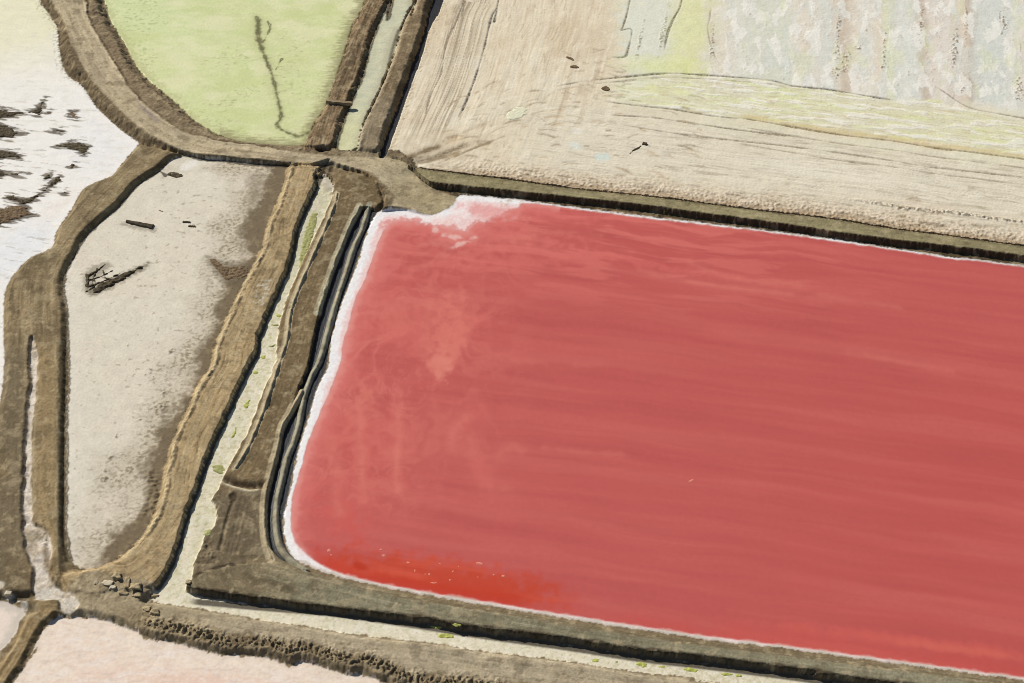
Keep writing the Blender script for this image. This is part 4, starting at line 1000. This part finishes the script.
def timber(name, a, b, w0, w1, h, mat, label, cat, group=None, seed=0):
    A_, B_ = world(*a), world(*b); c = ((A_[0]+B_[0])/2, (A_[1]+B_[1])/2); z = hat(*c)
    bm = bmesh.new(); beam_bm(bm, (A_[0]-c[0], A_[1]-c[1]), (B_[0]-c[0], B_[1]-c[1]), w0, w1, h+.1, -.1, -.1, seed)
    return tag(bm_obj(name, bm, mat, (c[0], c[1], z)), label, cat, group)
timber('timber_beam', (126.5,222), (153,227.5), .75, 1.15, .35, 'timber', 'thick dark timber beam lying alone on the cream mud pond', 'timber', 'timbers on the cream mud pond', 1)
timber('timber_plank', (183,222.2), (190.5,222.8), .45, .4, .18, 'timber', 'short dark plank, upper of two side by side on cream mud', 'timber', 'timbers on the cream mud pond', 2)
timber('timber_plank', (188.5,226.6), (195.5,227), .42, .4, .18, 'timber', 'short dark plank, lower of two side by side on cream mud', 'timber', 'timbers on the cream mud pond', 3)
timber('timber_plank', (159,210.5), (163,212), .25, .2, .1, 'driftwood', 'tiny faded splinter of wood above the thick timber beam', 'timber', 'timbers on the cream mud pond', 4)
timber('timber_log', (327,107.5), (353,110), .9, .7, .7, 'driftwood', 'pale log laid across the rough brown bank by green pond', 'log', None, 5)
# stranded driftwood: one long tapering trunk and a tangle of branches
c = world(112, 279); zz = hat(*c)
fr = bpy.data.objects.new('driftwood_tangle', None); col.objects.link(fr); fr.location = (c[0], c[1], zz)
tag(fr, 'dark driftwood tangle with one long tapering trunk on cream mud pond', 'driftwood')
def limb(name, pts, h, w, seed, jit=.25):
    o = patch(name, pts, h, w, 'mudbar', res=.08, seed=seed, amp=.4, jit=jit)
    if o: o.parent = fr; o.location = o.location-fr.location
limb('trunk', [(93,291),(97,285),(111,279),(143,265.6),(144,266.6),(126,278),(106,289),(96,293)], .3, .5, 501, .45)
for k, (a, b, t0, t1) in enumerate([((86.5,277),(105,264.5),1.7,.5),((87,287),(86.5,274),1.6,1.2),((88,287),(121,273),1.1,.4),((88,281),(112,271),.8,.4),((91,271),(98,287),.9,.6),((97,269),(92,287),.8,.5),((103,270),(108,282),.7,.5),((85.5,292),(97,284),1.1,.6),((100,276),(116,280),.7,.4)]):
    dx, dy = b[0]-a[0], b[1]-a[1]; L = math.hypot(dx, dy); nx, ny = -dy/L, dx/L; mx, my = (a[0]+b[0])/2+nx*.8, (a[1]+b[1])/2+ny*.8; tm = (t0+t1)/2
    limb('branch', [(a[0]+nx*t0, a[1]+ny*t0), (mx+nx*tm, my+ny*tm), (b[0]+nx*t1, b[1]+ny*t1), (b[0]-nx*t1, b[1]-ny*t1), (mx-nx*tm, my-ny*tm), (a[0]-nx*t0, a[1]-ny*t0)], .22, .3, 510+k)

# clods where the levees meet
def rock(name, u, v, rx, ry, rz, mat, label, cat, group, seed):
    x, y = world(u, v); z = hat(x, y); rnd = random.Random(seed)
    bm = bmesh.new(); bmesh.ops.create_icosphere(bm, subdivisions=3, radius=1)
    rx, ry, rz = rx*.85, ry*.85, rz*.8
    for vt in bm.verts:
        p = vt.co.copy(); n_ = float(fbm(np.array([p.x*1.1+seed*3.1+p.z*.8]), np.array([p.y*1.3+p.z*.7]), 400+seed, 3)[0])
        s_ = 1+.55*n_+rnd.uniform(-.03,.03)
        q_ = [max(-.7, min(.7, c_))*1.25 for c_ in p]
        vt.co = (q_[0]*rx*s_, q_[1]*ry*s_, q_[2]*rz*s_)
    o = bm_obj(name, bm, mat, (x, y, z+rz*.1), smooth=True); o.rotation_euler = (rnd.uniform(-.2,.2), rnd.uniform(-.2,.2), rnd.uniform(0,3)*0)
    return tag(o, label, cat, group)
GRP = 'clay clods at the levee junction'
for k, (u, v, rx, ry, rz, mt, lab) in enumerate([
 (119,580.5,.95,.9,.85,'clod','square pale clay block standing upright at levee junction'),
 (109,587.5,1.2,.6,.35,'paleclod','long whitish clod left of the square clay block'),
 (114.5,591.5,.7,.4,.25,'paleclod','small whitish clod under the long whitish clod'),
 (98,586.5,.45,.35,.25,'paleclod','small white clod leftmost in row at levee junction'),
 (137.5,591,1.2,.8,.65,'clod','big tan clod right of the square clay block'),
 (129,587,.5,1.2,.4,'clod','narrow tan clod between square block and big tan clod'),
 (138,598.5,.95,.5,.4,'clod','low greyish clod just below the big tan clod'),
 (125,597,1.0,.35,.35,'clod','flat tan clod left of the low greyish clod'),
 (154,596,.9,.4,.35,'clod','flat tan clod nearest the mouth of the pale canal'),
 (148,612,.8,.55,.4,'clod','brown clod on the grey levee below the clod row'),
 (156,616,1.1,.6,.5,'clod','larger clod next to brown clod on the grey levee'),
 (10,596,.8,.6,.45,'paleclod','white salty clod above the small pink pond corner'),
 (190,587,.5,.5,.5,'clod','lone brown lump on pale canal bed by brown bank tip')]):
    rock('clay_clod', u, v, rx, ry, rz, mt, lab, 'clod', GRP, k+1)
rock('clay_clod', 644, 149, .6, .5, .35, 'timber', 'dark wet lump with tails on the pale salt flat', 'clod', None, 30)
tag(patch('mud_bar', [(629,157.5),(634,153.5),(640,150),(641.5,151.5),(635,155),(630,158.6)], .12, .3, 'mudbar', seed=60), 'thin dark mud tail beside the dark lump on salt flat', 'mud bar')
for k,(pts,lab) in enumerate([([(605,90),(609,92),(611,95),(605,96),(601,93)],'small dark mud scrap at left end of pale green pan'),([(564,60),(572,62),(574,65),(568,64)],'upper dark scrap of mud on tan part of salt flat'),([(569,70),(577,70),(579,73),(571,73)],'lower dark scrap of mud on tan part of salt flat')]):
    tag(patch('mud_bar', pts, .18, .4, 'brownbar', seed=61+k), lab, 'mud bar', 'dark mud scraps on the salt flat')
# pale slab on the flat
sl = patch('salt_slab', [(507,119),(511,115),(518,112),(526,112),(527,117),(522,122),(514,125),(508,124)], .06, .5, 'slab', amp=.3, jit=.5, sink=.08)
tag(sl, 'pale greenish oval salt slab lying on tan salt flat', 'salt slab')

# algae mats
def oval(u, v, a, b, ang=0, n=9, seed=0):
    rnd = random.Random(seed); r = R(ang); out = []
    for i in range(n):
        t = 2*math.pi*i/n; k = rnd.uniform(.75, 1.2); p, q_ = a*k*math.cos(t), b*k*math.sin(t)
        out.append((u+p*math.cos(r)-q_*math.sin(r), v+p*math.sin(r)+q_*math.cos(r)))
    return out
AL = [
 (None,'olive_algae','long olive algae strip in upper end of cream canal'),
 ((278.5,315,3,4,-60),'algae','small green algae patch below the long olive strip'),
 ((274,325,5,2,0),'olive_algae','faint olive algae smear second below the long olive strip'),
 ((270.5,337.5,3.2,2.4,0),'algae','round green algae patch third below the long olive strip'),
 ((272,346,5,1.8,-20),'olive_algae','thin olive algae streak under the round green patch'),
 ((263,357,3.4,2.6,0),'algae','bright green algae dot above the leaning pair in cream canal'),
 ((255.5,372.5,3.4,3,-30),'algae','angular green algae patch halfway down slanted cream canal'),
 ((247,404.5,3.6,7,25),'algae','big green algae patch in slanted part of cream canal'),
 ((240,416,2.4,2,0),'olive_algae','tiny olive algae dot below the big green patch'),
 ((234,433,2.6,8.5,25),'algae','long narrow green algae patch lowest in slanted canal'),
 ((219,469,7,6,0),'olive_algae','pale olive algae stain above the wet gully mouth'),
 ((209,536,4,4.5,20),'olive_algae','yellowish algae clump against edge of dark brown bank'),
 ((436,627,7,2.8,5),'algae','green algae block at white dam in lower canal'),
 ((456,628,6,2,8),'algae','slim green algae strip right of the block by white dam'),
 ((446,635.5,10,3.4,6),'algae','long pale green algae patch under the block by white dam'),
 ((594.5,659.5,8,3,4),'algae','leftmost oval algae patch in lower canal beside dark bank'),
 ((617,661.5,3.4,2.4,0),'olive_algae','tiny olive algae ring right of the leftmost oval'),
 ((642,664,6.5,3.6,0),'algae','round bright algae patch mid lower canal'),
 ((661.5,667,6,2.8,0),'algae','small algae oval just right of the round bright patch'),
 ((691.5,669.5,10.5,3,5),'algae','widest algae oval in the lower canal'),
 ((727,674,6.5,2.6,5),'algae','algae oval touching its twin, left one, right of widest oval'),
 ((739,675.3,4.5,2.6,5),'algae','algae oval touching its twin, right one, right of widest oval'),
 ((751.5,678,3.8,2,0),'algae','last small algae dot before the picture bottom'),
]
for k, (ov, mt, lab) in enumerate(AL):
    pts = [(311,213),(318,214),(316,228),(312,241),(308,254),(304,266),(299,271),(299,256),(302,240),(306,226)] if ov is None else oval(*ov, seed=k)
    o = patch('algae_patch', pts, .10, .5, mt, seed=70+k, amp=.4, jit=.35, sink=.15)
    if o: tag(o, lab, 'algae patch', 'algae patches in the cream canal')

# salt foam flecks on the red pond
FO = [((383.5,555.5,3.2,1.8,10),'largest pale foam fleck at left of the orange bloom'),((329,550,2.6,1.6,-30),'pale foam fleck close to left shore of red pond'),((381,549.5,1.8,1,0),'tiny foam fleck above the largest fleck'),((331,555,1.6,1,0),'tiny foam fleck below the fleck by left shore'),
 ((408,562.5,1.8,1,0),'lone foam fleck right of the largest fleck'),((415,571,1.5,1.4,0),'foam dot at top left of close pair in orange bloom'),((425.5,574.3,1.4,1,0),'foam dot, left one of close pair in orange bloom'),((429.5,574.3,1.6,1.5,0),'foam dot, right one of close pair in orange bloom'),
 ((439,563,3.4,1.1,10),'thin foam streak at top middle of orange bloom'),((458.5,566.5,2.2,1.4,20),'foam fleck at upper end of slanting row of three'),((453,571.5,1.9,1.3,-30),'foam fleck in middle of slanting row of three'),((450,580,1.6,1.1,0),'foam fleck at lower end of slanting row of three'),
 ((480,563.5,4,1.3,8),'longest foam streak at right of orange bloom'),((478,577.5,1.7,1.3,30),'foam dot under the longest foam streak'),((493.8,575,1.6,1.3,0),'foam dot, left one of right hand pair'),((503.3,576.2,1.6,1.3,0),'foam dot, right one of right hand pair'),
 ((513,562,1.5,.8,0),'rightmost faint foam speck of the orange bloom'),((434,583,6,1,5),'long faint foam smear low in orange bloom'),((691.5,481,3.2,1.7,-25),'solitary orange foam fleck in middle of red pond')]
for k, (ov, lab) in enumerate(FO):
    o = patch('foam_fleck', oval(ov[0], ov[1], ov[2]*.8, ov[3]*.85, ov[4], n=7, seed=100+k), .05, .25, 'foam', res=.08, seed=100+k, amp=.4, jit=.2, sink=.06, base=.13)
    if o: tag(o, lab, 'foam fleck', 'salt foam flecks on the red pond')

# ------------------------------------------------------------------ light and camera
SUN_AZ_X, SUN_AZ_Y, SUN_EL = -.72, .694, R(38)
sun = bpy.data.lights.new('sun', 'SUN'); sun.energy = 4.2; sun.angle = R(.5); sun.color = (1, .96, .89)
so = bpy.data.objects.new('sun', sun); col.objects.link(so)
from mathutils import Vector
dsun = Vector((SUN_AZ_X*math.cos(SUN_EL), SUN_AZ_Y*math.cos(SUN_EL), math.sin(SUN_EL)))
so.rotation_euler = dsun.to_track_quat('Z', 'Y').to_euler(); so.location = dsun*400
w = bpy.data.worlds.new('World'); scn.world = w; w.use_nodes = True
nt = w.node_tree; bg = nt.nodes['Background']; sk = nt.nodes.new('ShaderNodeTexSky'); sk.sky_type = 'NISHITA'; sk.sun_disc = False
sk.sun_elevation = SUN_EL; sk.sun_rotation = math.atan2(SUN_AZ_X, SUN_AZ_Y)
nt.links.new(sk.outputs[0], bg.inputs[0]); bg.inputs[1].default_value = .052
cam = bpy.data.cameras.new('camera'); cam.sensor_width = 36; cam.lens = 36*FPX/1024; cam.clip_start = 1; cam.clip_end = 30000
co_ = bpy.data.objects.new('camera', cam); col.objects.link(co_); co_.location = (0, CAMY, CAMZ); co_.rotation_euler = (math.pi/2-PITCH, 0, 0)
scn.camera = co_
scn.cycles.filter_width = 1.0
vs = scn.view_settings; vs.view_transform = 'Standard'; vs.look = 'None'; vs.exposure = 0.06; vs.gamma = 1; vs.use_curve_mapping = False
